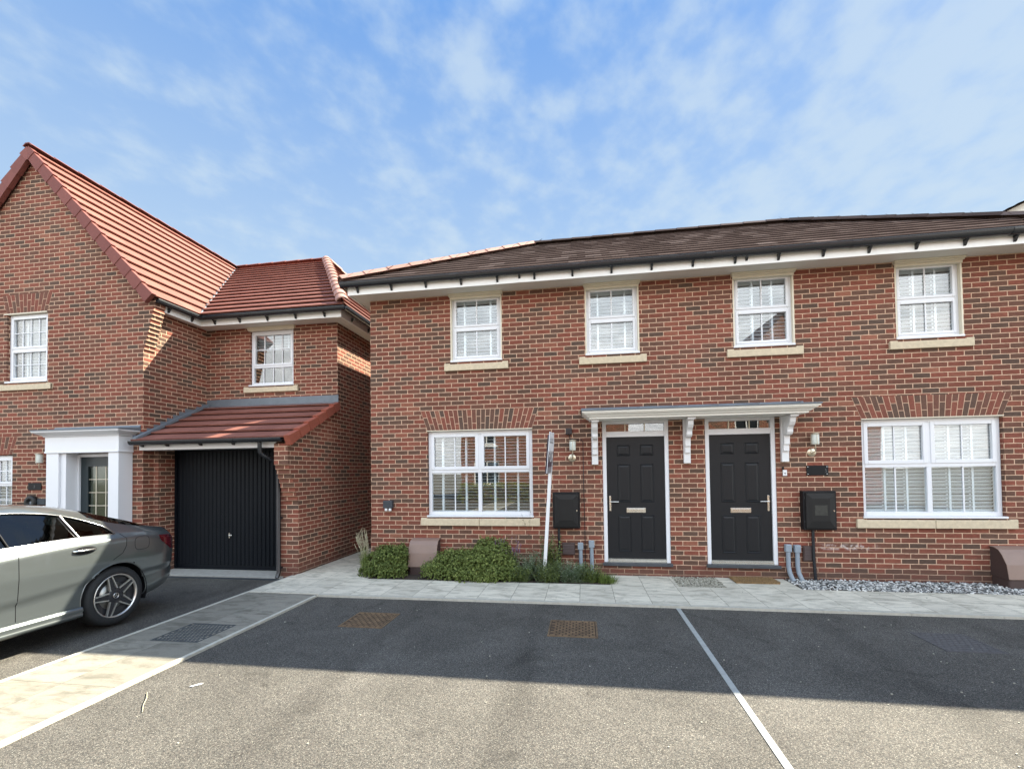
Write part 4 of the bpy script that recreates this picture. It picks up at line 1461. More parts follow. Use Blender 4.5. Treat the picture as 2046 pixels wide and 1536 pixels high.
# flank
mb.poly([(LX, 7.0, -0.2), (LX, LY + 0.001, -0.2), (LX, LY + 0.001, 2.95), (LX, 7.0, 2.30)])
wall_x(mb, LY, 15.6, -0.2, 4.80, LX)
mb.poly([(GL, 15.6, -0.2), (GL, GY, -0.2), (GL, GY, 4.8), (GL, 15.6, 4.8)])
mb.poly([(LX, 15.6, -0.2), (GL, 15.6, -0.2), (GL, 15.6, 4.8), (LX, 15.6, 4.8)])
# garage piers and reveals
PY = 7.0
mb.poly([(-5.13, PY, -0.2), (LX, PY, -0.2), (LX, PY, 2.33), (-5.13, PY, 2.33)])
mb.poly([(-5.13, 7.46, -0.2), (-5.13, PY, -0.2), (-5.13, PY, 2.33), (-5.13, 7.46, 2.33)])
mb.poly([(GX, 7.06, -0.2), (-7.526, 7.06, -0.2), (-7.526, 7.06, 2.33), (GX, 7.06, 2.33)])
mb.poly([(-7.526, 7.06, -0.2), (-7.526, 7.46, -0.2), (-7.526, 7.46, 2.33), (-7.526, 7.06, 2.33)])
mb.poly([(-7.526, 7.04, 2.25), (-5.13, 7.04, 2.25), (-5.13, 7.46, 2.25), (-7.526, 7.46, 2.25)])
# brick kneelers: gable corner and garage corner
for i in range(12):
    z = 3.937 + 0.075 * i
    mb.box(GX - 0.002, GX + 0.020 * (i + 1), GY + 0.002, GY + 0.215, z, z + 0.0748 if i < 11 else z + 0.04)
    mb.box(GL - 0.020 * (i + 1), GL + 0.002, GY + 0.002, GY + 0.215, z, z + 0.0748 if i < 11 else z + 0.04)
for i in range(9):
    z = 1.256 + 0.075 * i
    mb.box(-4.985, LX + 0.0015, PY - 0.031 * (i + 1), PY + 0.002, z, z + 0.0748)
mb.prism([(PY - 0.28, 1.931), (PY + 0.002, 1.931), (PY + 0.002, 2.33), (PY - 0.28, 2.20)], 0, -4.985, LX + 0.0015)
mb.build('wall', 'brick_l', house2)
mb = MB()  # dark backing behind the glass, imitating the gloom of the rooms
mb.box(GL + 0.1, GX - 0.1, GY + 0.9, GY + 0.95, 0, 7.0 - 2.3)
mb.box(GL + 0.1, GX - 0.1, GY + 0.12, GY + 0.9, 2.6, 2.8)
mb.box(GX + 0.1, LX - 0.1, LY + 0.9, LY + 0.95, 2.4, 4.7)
mb.build('room_backing', 'dark', house2)
flat_arch(house2, -10.60, -9.695, 4.765, 5.11, GY, 0.115)
flat_arch(house2, -11.60, -10.445, 2.130, 2.455, GY, 0.115)

# roofs
RE = -7.385                                     # right eave line of the gable roof
gz, rtop = 4.835, 7.79
gp = (rtop - gz) / (GC - RE) * -1
RY = 11.87
FYE, FZ = 7.79, 4.835                           # main front eave
fp = (rtop - FZ) / (RY - FYE)
VY = 6.775                                      # verge plane
HX = -7.15
EX = -4.355                                     # flank eave
sp_ = (rtop - FZ) / (EX - HX)
BY = 2 * RY - FYE
mb = MB()
P1, P2_, P3, P4 = (RE, VY, gz), (RE, FYE, gz), (GC, RY, rtop), (GC, VY, rtop)
tf = lambda a, v: random.random()
tiles(mb, [P1, P2_, P3, P4], (0, 1, 0), (-1, 0, gp), 0.315, 0.33, 0.045, shf=tf)
tiles(mb, [(2 * GC - RE, RY, gz), (2 * GC - RE, VY, gz), P4, P3], (0, -1, 0), (1, 0, gp), 0.315, 0.33, 0.045, shf=tf)
tiles(mb, [(RE, FYE, FZ), (EX, FYE, FZ), (HX, RY, rtop), (GC, RY, rtop)], (1, 0, 0), (0, 1, fp), 0.315, 0.33, 0.045, shf=tf)
tiles(mb, [(EX, FYE, FZ), (EX, BY, FZ), (HX, RY, rtop)], (0, 1, 0), (-1, 0, sp_), 0.315, 0.33, 0.045, shf=tf)
tiles(mb, [(EX, BY, FZ), (-12.6, BY, FZ), (-12.6, RY, rtop), (HX, RY, rtop)], (-1, 0, 0), (0, -1, fp), 0.315, 0.33, 0.045, shf=tf)
roof2 = mb.build('roof', 'terra', house2)
mb = MB()
h3 = Vector((0, 0, 0.05))
caps(mb, Vector((EX, FYE, FZ)) + h3, Vector((HX, RY, rtop)) + h3, 0.12, 0.44, ang=72)
caps(mb, Vector((EX, BY, FZ)) + h3, Vector((HX, RY, rtop)) + h3, 0.12, 0.44, ang=72)
mb.build('hip_tile', 'pinkhip', roof2)
mb = MB()
caps(mb, (GC, VY - 0.02, rtop + 0.03), (GC, RY, rtop + 0.03), 0.115, 0.44, th=0.012, ang=58, flat=True)
caps(mb, (HX, RY, rtop + 0.03), (GC - 0.05, RY, rtop + 0.03), 0.115, 0.44, th=0.012, ang=58, flat=True)
mb.build('ridge_tile', 'terra_v', roof2)
# cloaked verge units, one per course, right and left rake
mb = MB()
for sgn in (1, -1):
    for k in range(13):
        L_ = math.hypot(GC - RE, rtop - gz)
        c0, c1 = k * 0.315 / L_, min(1.0, ((k + 1) * 0.315) / L_)
        def rp(c, off, yy):
            x = RE + (GC - RE) * c
            z = gz + (rtop - gz) * c
            nx, nz = (rtop - gz) / L_, (RE - GC) / L_
            x, z = x + nx * off, z + nz * off
            return ((x if sgn > 0 else 2 * GC - x), yy, z)
        s = random.random()
        y0_, y1_ = VY - 0.025, VY + 0.055
        lo_, hi_ = 0.058, 0.030
        A_ = [rp(c0, lo_, y0_), rp(c0, -0.155, y0_), rp(c1, -0.155 + 0.018, y0_ + 0.008), rp(c1, hi_, y0_ + 0.008)]
        B2 = [rp(c0, lo_, y1_), rp(c0, -0.155, y1_), rp(c1, -0.155 + 0.018, y1_), rp(c1, hi_, y1_)]
        mb.grid([A_, B2], closed=True, smooth=False, sh=s)
        mb.poly(A_, sh=s)
verge = mb.build('verge_tile', 'terra_v', roof2)
# valley lead
mb = MB()
dvv = (Vector((GC, RY, rtop)) - Vector((RE, FYE, gz))).normalized()
mb.tube([Vector((RE, FYE, gz)) + Vector((0, 0, 0.02)), Vector((GC, RY, rtop)) + Vector((0, 0, 0.02))], 0.022, 6)
mb.build('valley_lining', 'lead', roof2)
# fascias
mb = MB()
ff = 7.915
fxr = -4.47
gfx = -7.465
mb.box(gfx - 0.0, fxr, ff, ff + 0.018, 4.665, 4.815)
mb.box(fxr - 0.018, fxr, ff + 0.0185, 15.85, 4.665, 4.815)
mb.box(gfx - 0.018, gfx, GY + 0.225, ff + 0.0175, 4.665, 4.815)
mb.build('fascia', 'fascia', house2)
mb = MB()
zz = 4.685
mb.box(GX - 0.01, fxr - 0.0185, ff + 0.019, LY + 0.01, zz, zz + 0.012)
mb.box(LX - 0.01, fxr - 0.0185, LY + 0.0105, 15.7, zz, zz + 0.012)
mb.box(GX - 0.01, gfx - 0.0185, GY + 0.225, ff + 0.0185, zz, zz + 0.012)
mb.build('soffit', 'soffit', house2)
mb = MB()
gutter(mb, (RE + 0.00, FYE + 0.03, 4.815), (EX + 0.02, FYE + 0.03, 4.815), 0.056, deep=1.1)
gutter(mb, (EX - 0.00, FYE + 0.02, 4.815), (EX - 0.00, 15.9, 4.815), 0.056, deep=1.1)
gutter(mb, (RE - 0.01, VY + 0.10, 4.815), (RE - 0.01, FYE + 0.04, 4.815), 0.056, deep=1.1)
gu2 = mb.build('gutter', 'black', house2)
for xx in (-7.15, -6.60, -6.00, -5.40, -4.80):
    bracket_x(gu2, xx, ff - 0.0008, 4.765)
for yy in (8.3, 9.0, 9.7, 10.4, 11.1):
    bracket_y(gu2, yy, fxr + 0.0008, 4.765, 1)
for yy in (7.18, 7.68):
    bracket_y(gu2, yy, gfx + 0.0008, 4.765, 1)

# lean-to garage roof
LE, LZ, LYT, LZT = 6.66, 2.285, 8.20, 3.075
lp = (LZT - LZ) / (LYT - LE)
mb = MB()
lv = -4.70
tiles(mb, [(GX + 0.002, LE, LZ), (lv, LE, LZ), (lv, LYT, LZT), (GX + 0.002, LYT, LZT)], (1, 0, 0), (0, 1, lp), 0.315, 0.33, 0.045, shf=tf)
lroof = mb.build('garage_roof', 'terra', house2)
mb = MB()
Ll = math.hypot(LYT - LE, LZT - LZ)
for k in range(6):
    c0, c1 = k * 0.30 / Ll, min(0.995, (k + 1) * 0.30 / Ll)
    def vp_(c, off, xx):
        y = LE - 0.02 + (LYT - LE) * c
        z = LZ + (LZT - LZ) * c
        return (xx, y - off * (LZT - LZ) / Ll, z + off * (LYT - LE) / Ll)
    s = random.random()
    x1_, x0_ = lv + 0.055, lv - 0.05
    A_ = [vp_(c0, 0.045, x1_), vp_(c0, -0.125, x1_), vp_(c1, -0.110, x1_ - 0.008), vp_(c1, 0.018, x1_ - 0.008)]
    B2 = [vp_(c0, 0.045, x0_), vp_(c0, -0.125, x0_), vp_(c1, -0.110, x0_), vp_(c1, 0.018, x0_)]
    mb.grid([A_, B2], closed=True, smooth=False, sh=s)
    mb.poly(A_, sh=s)
M['verge_o'] = attr_mat("bright_verge", [(0, (0.255, 0.070, 0.045)), (1, (0.30, 0.088, 0.055))], 0.6, 0.08, 18, 0.2, 120)
mb.build('verge_tile', 'verge_o', lroof)
# lead: apron against the link wall, stepped soaker up the gable side
mb = MB()
pts = [(LYT - 0.14, LZT - 0.02), (LYT - 0.14, LZT - 0.012), (LY - 0.012, 3.10), (LY - 0.006, 3.245), (LY - 0.001, 3.245), (LY - 0.001, 3.05)]
mb.prism(pts, 0, GX + 0.003, LX + 0.02)
for k in range(12):
    y0_ = LE + 0.02 + k * 0.130
    zt_ = LZ + (y0_ - LE) * lp
    za = 0.056 + 0.075 * math.floor((zt_ + 0.16 - 0.056) / 0.075)
    mb.box(GX + 0.001, GX + 0.006 + 0.0003 * k, y0_, min(y0_ + 0.155, LY - 0.01), zt_ - 0.02, za + 0.02)
mb.prism([(LE + 0.0, LZ + 0.03), (LYT, LZT + 0.03), (LYT, LZT + 0.075), (LE + 0.0, LZ + 0.075)], 0, GX + 0.0075, GX + 0.10)
mb.build('lead_flashing', 'lead', lroof)
mb = MB()
mb.box(GX + 0.004, -4.990, 6.80, 6.818, 2.150, 2.300)
mb.box(GX + 0.004, -4.990, 6.819, 7.06, 2.150, 2.162)
mb.build('garage_fascia', 'white', lroof)
mb = MB()
gutter(mb, (GX - 0.03, 6.675, 2.292), (-4.80, 6.675, 2.292), 0.056, deep=1.1)
gg = mb.build('garage_gutter', 'black', lroof)
for xx in (-7.55, -7.05, -6.40, -5.78):
    bracket_x(gg, xx, 6.7992, 2.25, 0.11, 0.05)
mb = MB()
mb.tube([(-5.235, 6.70, 2.25), (-5.235, 6.715, 2.07), (-5.215, 6.75, 2.02), (-5.11, 6.90, 1.93), (-5.075, 6.945, 1.87), (-5.068, 6.945, 1.6), (-5.066, 6.945, 0.06), (-5.066, 6.90, -0.03)], 0.034, 12)
for z in (1.80, 0.95, 0.12):
    mb.box(-5.108, -5.026, 6.93, PY - 0.001, z, z + 0.03)
mb.build('downpipe', 'black', house2)
# garage door
mb = MB()
gx0, gx1, gyd = -7.524, -5.132, 7.415
mb.box(gx0, gx1, gyd, gyd + 0.05, -0.018, 2.20)
gd = mb.build('garage_door', 'garage', house2)
mb = MB()
ring(mb, gx0, gx1, -0.019, 2.201, gyd - 0.03, gyd - 0.001, 0.045, 0.02, 0.045)
mb.build('door_frame', 'garage', gd)
mb = MB()
x = gx0 + 0.09
first = True
while x < gx1 - 0.06:
    q = [(x - 0.034, gyd - 0.0008), (x - 0.020, gyd - 0.016), (x + 0.020, gyd - 0.016), (x + 0.034, gyd - 0.0008)]
    mb.prism(q, 2, 0.06, 2.13)
    x += 0.083
rb = mb.build('ribbed_panel', 'garage', gd)
rb['kind'] = 'stuff' if False else 'part'
del rb['kind']
mb = MB()
mb.lathe([(0, -0.035), (0.014, -0.033), (0.016, -0.02), (0.010, -0.004), (0.022, -0.003), (0.022, 0)], (-6.365, gyd - 0.017, 0.60), 'Y', 16)
mb.box(-6.375, -6.355, gyd - 0.045, gyd - 0.033, 0.555, 0.645)
mb.build('door_handle', 'chrome', gd)

# windows of the left house
z0, z1 = 3.485, 4.742
window(house2, -10.600, -9.693, z0, z1, GY + 0.05, (), (z0 + 0.605,), fr=0.052, sash=0.032,
       bars={(0, 0): ((.25, .5, .75), (.5,)), (0, 1): ((.25, .5, .75), (.5,))}, mull=0.05, sill=(3.315, 3.425, 0.03, False), sill_over=0.13,
       label='upper gable window with a grid of thin glazing bars', bw=0.007,
       bl=((-10.57, -9.72, z0 + 0.03, z1 - 0.02, GY + 0.19, [0.25, 0.75]), dict(pitch=0.058, wd=0.055, tilt=40)))
mb = MB(); mb.box(-10.66, -9.70, GY - 0.012, GY + 0.045, 4.743, 4.762)
mb.build('drip_trim', 'cream', house2)
z0, z1 = 0.985, 2.112
window(house2, -11.596, -10.445, z0, z1, GY + 0.05, (-11.02,), (1.57,), fr=0.052, sash=0.036, sash_cells=[(0, 1), (1, 1)],
       bars={(0, 0): ((.33, .67), (.5,)), (1, 0): ((.33, .67), (.5,)), (0, 1): ((.33, .67), (.5,)), (1, 1): ((.33, .67), (.5,))}, mull=0.05,
       sill=(0.82, 0.94, 0.03, True), sill_over=0.11, label='ground floor window mostly behind the parked car', bw=0.007,
       bl=((-11.57, -10.47, z0 + 0.03, z1 - 0.02, GY + 0.19, [0.2, 0.8]), dict(pitch=0.055, wd=0.053, tilt=48)))
z0, z1 = 3.515, 4.615
wl = window(house2, -6.655, -5.695, z0, z1, LY + 0.05, (), (3.890,), fr=0.050, sash=0.034, sash_cells=[(0, 1)],
            bars={(0, 0): ((.25, .5, .75), ()), (0, 1): ((.25, .5, .75), (.5,))}, mull=0.05, sill=(3.360, 3.468, 0.03, False), sill_over=0.12,
            label='small upper window over the garage roof with clear glass', bw=0.007,
            bl=((-6.62, -5.73, 4.25, z1 - 0.02, LY + 0.20, [0.2, 0.8]), dict(pitch=0.058, wd=0.055, tilt=35)))
mb = MB()
mb.box(-6.685, -5.665, LY - 0.018, LY + 0.045, 4.616, 4.636)
mb.box(-6.695, -5.655, LY - 0.035, LY + 0.045, 4.6365, 4.660)
mb.box(-6.705, -5.645, LY - 0.052, LY + 0.045, 4.6605, 4.6835)
mb.build('window_head', 'cream', wl, bevel=0.003)

# portico and front door of the left house
mb = MB()
pf = 6.62
def pilaster(a, b):
    mb.box(a, b, pf, GY - 0.001, -0.05, 2.118)
    mb.box(a - 0.015, b + 0.015, pf - 0.015, GY - 0.002, -0.05, 0.16)
pilaster(-9.335, -9.075)
pilaster(-8.052, -7.845)
mb.box(-9.074, -8.965, pf + 0.035, GY - 0.0015, -0.05, 2.1175)
mb.box(-9.350, -7.830, pf - 0.012, GY - 0.001, 2.1185, 2.400)
mb.box(-9.355, -7.825, pf - 0.020, GY - 0.001, 2.1190, 2.150)
prof = [(0.012, 2.4005), (0.022, 2.4005), (0.030, 2.420), (0.055, 2.438), (0.085, 2.450), (0.120, 2.470), (0.135, 2.480), (0.135, 2.500)]
rows = [[(-9.35 - o_, GY - 0.001, h), (-9.35 - o_, pf - o_, h), (-7.83 + o_, pf - o_, h), (-7.83 + o_, GY - 0.001, h)] for o_, h in prof]
mb.grid(rows, smooth=False)
mb.poly(rows[-1])
por = mb.build('portico', 'upvc', house2, bevel=0.004)
mb = MB()
o_ = 0.145
mb.prism([(pf - o_, 2.501), (pf - o_, 2.522), (GY - 0.03, 2.560), (GY - 0.002, 2.600), (GY - 0.002, 2.501)], 0, -9.35 - o_, -7.83 + o_)
mb.build('lead_roof', 'lead', por)
mb = MB()
ring(mb, -8.964, -8.053, -0.05, 2.105, GY - 0.03, GY + 0.06, 0.035, 0.06, 0.05)
fd = mb.build('door_frame', 'upvc', house2)
mb = MB()
dx0, dx1, dz0, dz1, yd = -8.928, -8.088, 0.012, 2.052, GY + 0.0
gx0_, gx1_, gz0_, gz1_ = dx0 + 0.165, dx1 - 0.165, 0.95, 1.885
wall_y(mb, dx0, dx1, dz0, dz1, yd, [(gx0_, gx1_, gz0_, gz1_)], 0.04)
ring(mb, gx0_ - 0.03, gx1_ + 0.03, gz0_ - 0.03, gz1_ + 0.03, yd - 0.010, yd - 0.0005, 0.03)
for c, d_ in ((0.15, 0.42), (0.50, 0.82)):
    ring(mb, dx0 + 0.15, dx1 - 0.15, c, d_, yd - 0.008, yd - 0.0005, 0.02)
lf2 = mb.build('door_leaf', simple("green_black_door", (0.012, 0.022, 0.026), 0.4), fd)
lf2['label'] = 'dark front door with leaded glass panel inside the white portico'
pane(lf2, gx0_, gx1_, gz0_, gz1_, yd + 0.012, 'obscure', 'door_glass')
mb = MB(); mb.box(gx0_, gx1_, yd + 0.035, yd + 0.037, gz0_, gz1_)
mb.build('glass_backing', simple("obscure_back", (0.16, 0.19, 0.12), 0.6), lf2)
for f in (0.30, 0.70):
    mb = MB()
    xx = gx0_ + (gx1_ - gx0_) * f
    mb.box(xx - 0.006, xx + 0.006, yd + 0.004, yd + 0.011, gz0_, gz1_)
    mb.build('glazing_bar', 'cream', lf2)
for f in (0.25, 0.5, 0.75):
    mb = MB()
    zz = gz0_ + (gz1_ - gz0_) * f
    mb.box(gx0_, gx1_, yd + 0.0045, yd + 0.0105, zz - 0.005, zz + 0.005)
    mb.build('glazing_bar', 'cream', lf2)
reset()
wall_lamp(-9.555, GY, 1.845, 'wall lamp on the gable wall beside the white portico', side=-12)
t = thing('name_plaque', (-9.92, GY, 1.46), 'black rectangular name plaque on the gable wall under the leftmost lamp', 'sign')
mb = MB(); mb.box(-10.065, -9.775, GY - 0.014, GY - 0.001, 1.470, 1.602)
mb.build('plate', 'blackm', t, bevel=0.003)
tc_ = bpy.data.curves.new('numeral', 'FONT')
tc_.body = '3'
tc_.size = 0.07
tc_.extrude = 0.001
to = bpy.data.objects.new('tmp', tc_)
C.objects.link(to)
bpy.context.view_layer.update()
me = bpy.data.meshes.new_from_object(to.evaluated_get(bpy.context.evaluated_depsgraph_get()))
bpy.data.objects.remove(to)
me.transform(Matrix.Translation((-0.02, -0.016, 0.05)) @ Matrix.Rotation(R(90), 4, 'X'))
me.materials.clear(); me.materials.append(bpy.data.materials['numeral_grey'])
no = bpy.data.objects.new('numeral', me)
C.objects.link(no); no.parent = t
reset()
t = thing('wall_unit', (-9.9, GY, 1.2), 'small dark round wall unit with a pale centre, just showing above the car roof', 'wall unit')
mb = MB()
mb.lathe([(0.0, -0.05), (0.045, -0.05), (0.05, -0.09), (0.115, -0.09), (0.125, -0.06), (0.12, -0.02), (0.10, 0.0)], (-9.925, GY - 0.001, 1.245), 'Y', 28)
mb.build('round_housing', 'charc', t)
mb = MB()
mb.lathe([(0.0, -0.062), (0.04, -0.060), (0.043, -0.0505)], (-9.925, GY - 0.001, 1.235), 'Y', 20)
mb.build('round_face', 'signg', t)
mb = MB(); mb.box(-9.80, -9.62, GY - 0.06, GY - 0.001, 1.20, 1.31)
mb.build('wall_bracket', 'iron', t, bevel=0.01)
reset()

# =================================================================== PARKED CAR
import numpy as np
car = thing('parked_car', (-6.135, 3.1, 0), 'metallic grey four-door coupe parked tail-in before the garage, its rear in shadow', 'car')
CXc, HW = -6.135, 0.915


def itp(tab):
    xs = np.array([p[0] for p in tab], float)
    ys = np.array([p[1] for p in tab], float)
    # monotone-ish smooth interpolation
    n = len(xs)
    dlt = (ys[1:] - ys[:-1]) / (xs[1:] - xs[:-1])
    mm = np.zeros(n)
    mm[0], mm[-1] = dlt[0], dlt[-1]
    for i in range(1, n - 1):
        mm[i] = 0 if dlt[i - 1] * dlt[i] <= 0 else 2 * dlt[i - 1] * dlt[i] / (dlt[i - 1] + dlt[i])
    def f(x):
        x = min(max(x, xs[0]), xs[-1])
        i = min(int(np.searchsorted(xs, x, side='right')) - 1, n - 2)
        h = xs[i + 1] - xs[i]
        t = (x - xs[i]) / h
        return float((2 * t ** 3 - 3 * t ** 2 + 1) * ys[i] + (t ** 3 - 2 * t ** 2 + t) * h * mm[i] + (-2 * t ** 3 + 3 * t ** 2) * ys[i + 1] + (t ** 3 - t ** 2) * h * mm[i + 1])
    return f


W_ = itp([(.80, .40), (.86, .60), (.98, .76), (1.2, .865), (1.6, .905), (2.5, .913), (4.4, .915), (4.75, .90), (5.0, .868), (5.18, .80), (5.30, .71), (5.40, .58), (5.46, .42)])
z_bot = itp([(.80, .30), (1.0, .22), (1.4, .20), (4.0, .20), (4.8, .25), (5.2, .32), (5.46, .38)])
z_low = itp([(.80, .36), (1.2, .33), (4.05, .33), (4.8, .36), (5.2, .42), (5.46, .46)])
z_cre = itp([(.80, .42), (1.2, .46), (3.36, .515), (3.9, .56), (4.4, .60), (4.9, .56), (5.46, .56)])
z_mid = itp([(.80, .50), (1.2, .62), (2.0, .70), (4.4, .76), (5.0, .74), (5.46, .68)])
z_shl = itp([(.80, .56), (1.2, .74), (2.0, .90), (3.3, .965), (4.1, 1.005), (4.6, 1.000), (5.0, .955), (5.3, .90), (5.46, .84)])
z_blt = itp([(.80, .60), (1.2, .79), (1.8, .93), (2.2, 1.00), (2.6, 1.03), (3.4, 1.048), (4.0, 1.060), (4.44, 1.048), (4.7, 1.030), (5.0, .995), (5.3, .94), (5.46, .88)])
z_wt = itp([(.80, .62), (1.2, .81), (1.8, .95), (2.15, 1.02), (2.5, 1.19), (2.8, 1.295), (3.2, 1.350), (3.5, 1.355), (3.75, 1.335), (4.0, 1.285), (4.2, 1.210), (4.35, 1.130), (4.43, 1.062), (4.6, 1.050), (4.9, 1.020), (5.3, .955), (5.46, .90)])
z_rl = itp([(.80, .64), (1.2, .84), (1.8, .975), (2.15, 1.04), (2.5, 1.235), (2.8, 1.345), (3.2, 1.400), (3.6, 1.402), (4.0, 1.345), (4.2, 1.282), (4.4, 1.205), (4.6, 1.145), (4.8, 1.100), (5.0, 1.062), (5.2, 1.030), (5.36, .995), (5.46, .93)])
z_ctr = itp([(.80, .66), (1.0, .78), (1.5, .92), (2.0, 1.00), (2.15, 1.04), (2.5, 1.24), (2.8, 1.37), (3.2, 1.435), (3.6, 1.442), (3.95, 1.418), (4.2, 1.380), (4.5, 1.305), (4.75, 1.220), (4.95, 1.140), (5.08, 1.085), (5.2, 1.055), (5.38, 1.030), (5.46, .96)])
i_wt = itp([(.80, .08), (1.8, .09), (2.15, .10), (2.6, .19), (3.0, .235), (3.6, .24), (4.0, .215), (4.2, .175), (4.43, .095), (5.0, .09), (5.46, .08)])
i_rl = itp([(.80, .12), (1.8, .16), (2.15, .17), (2.6, .26), (3.0, .295), (3.6, .30), (4.0, .300), (4.3, .285), (4.6, .270), (5.0, .235), (5.46, .15)])
i_blt = itp([(.80, .05), (2.0, .075), (3.5, .060), (4.4, .070), (5.0, .075), (5.46, .05)])


def section(y):
    w0 = W_(y)
    kk = w0 / HW
    P_ = [(w0 - 0.10 * kk, z_bot(y)), (w0 - 0.035 * kk, z_low(y) - 0.03), (w0 - 0.040 * kk, z_low(y) + 0.03), (w0 - 0.042 * kk, z_cre(y) - 0.02), (w0 - 0.020 * kk, z_cre(y) + 0.012), (w0 - 0.004 * kk, z_mid(y)),
          (w0 - 0.010 * kk, z_shl(y) - 0.06), (w0 - 0.014 * kk, z_shl(y) - 0.012), (w0 - 0.032 * kk, z_shl(y) + 0.004), (w0 - i_blt(y) * kk, z_blt(y))]
    top_ = [(w0 - i_wt(y) * kk, z_wt(y)), (w0 - i_rl(y) * kk, z_rl(y)), ((w0 - i_rl(y) * kk) * 0.80, z_rl(y) + 0.62 * (z_ctr(y) - z_rl(y))), ((w0 - i_rl(y) * kk) * 0.45, z_rl(y) + 0.93 * (z_ctr(y) - z_rl(y))), (0.0, z_ctr(y))]
    low = []
    for a, b in zip(P_[:-1], P_[1:]):
        n = max(1, int(math.hypot(b[0] - a[0], b[1] - a[1]) / 0.028))
        for k in range(n):
            pass
    return P_, top_


NSUB = [1, 1, 3, 1, 5, 4, 1, 1, 1]          # subdivisions between the lower rows


def column(y):
    P_, T = section(y)
    out = []
    for (a, b), n in zip(zip(P_[:-1], P_[1:]), NSUB):
        for k in range(n):
            t = k / n
            out.append((a[0] + (b[0] - a[0]) * t, a[1] + (b[1] - a[1]) * t))
    out.append(P_[-1])
    ib = len(out) - 1
    # roof rail and crown, smoothed a little
    seq = T
    out.append(seq[0])
    out.append(seq[1])
    a, b, c, d_ = seq[1], seq[2], seq[3], seq[4]
    for (p, q, n) in ((a, b, 2), (b, c, 2), (c, d_, 2)):
        for k in range(1, n + 1):
            t = k / n
            out.append((p[0] + (q[0] - p[0]) * t, p[1] + (q[1] - p[1]) * t))
    return out, ib


st = sorted(set([0.80, 0.815, 0.83, 0.86, 0.90, 0.94] + [round(0.98 + 0.04 * i, 3) for i in range(109)] + [5.32, 5.345, 5.365, 5.385, 5.40, 5.42, 5.44, 5.455, 5.46]))
cols = [column(y) for y in st]
ib = cols[0][1]
nr = len(cols[0][0])
WC = [(1.70, 0.35), (4.425, 0.350)]
WR = 0.372
body = MB()
gls = {}
rwin = MB()
wscr = MB()


def inwheel(y, z, lat):
    if lat < 0.55: return False
    return any(math.hypot(y - a, z - b) < WR for a, b in WC)


for sgn in (1, -1):
    base_i = len(body.v)
    for (c, _), y in zip(cols, st):
        for j, (lat, z) in enumerate(c):
            yy, zz = y, z
            if j < ib - 1 and lat > 0.5:
                for a, b in WC:
                    r_ = math.hypot(y - a, z - b)
                    if WR - 0.021 < r_ < WR + 0.021:
                        yy, zz = a + (y - a) * WR / r_, b + (z - b) * WR / r_
            body.v.append((CXc + sgn * lat, yy, zz))
    for i in range(len(st) - 1):
        for j in range(nr - 1):
            ids = [base_i + i * nr + j, base_i + (i + 1) * nr + j, base_i + (i + 1) * nr + j + 1, base_i + i * nr + j + 1]
            pts = [body.v[k] for k in ids]
            cy = sum(p[1] for p in pts) / 4
            cz = sum(p[2] for p in pts) / 4
            if j < ib and inwheel(cy, cz, abs(pts[0][0] - CXc)):
                continue
            if j == ib and 2.22 < cy < 4.43:
                gls.setdefault(sgn, []).append((i, pts, cy))
                continue
            if j >= ib + 2 and 2.17 < cy < 2.80:
                (wscr.poly(pts if sgn > 0 else pts[::-1], smooth=True))
                continue
            if j >= ib + 2 and 4.28 < cy < 4.98:
                (rwin.poly(pts if sgn > 0 else pts[::-1], smooth=True))
                continue
            body.f.append(tuple(ids if sgn > 0 else ids[::-1]))
            body.sh.append(0.5); body.mi.append(0); body.smooth.append(True)
# end caps
for k in (0, len(st) - 1):
    Rr = [(CXc + l, st[k], z) for l, z in cols[k][0]]
    Ll_ = [(CXc - l, st[k], z) for l, z in cols[k][0]][::-1]
    body.poly(Rr + Ll_[1:] if k == 0 else (Rr + Ll_[1:])[::-1])
bo = body.build('body', 'paint', car)
wscr.build('windscreen', 'carglass', car)
rwin.build('rear_window', 'carglass', car)
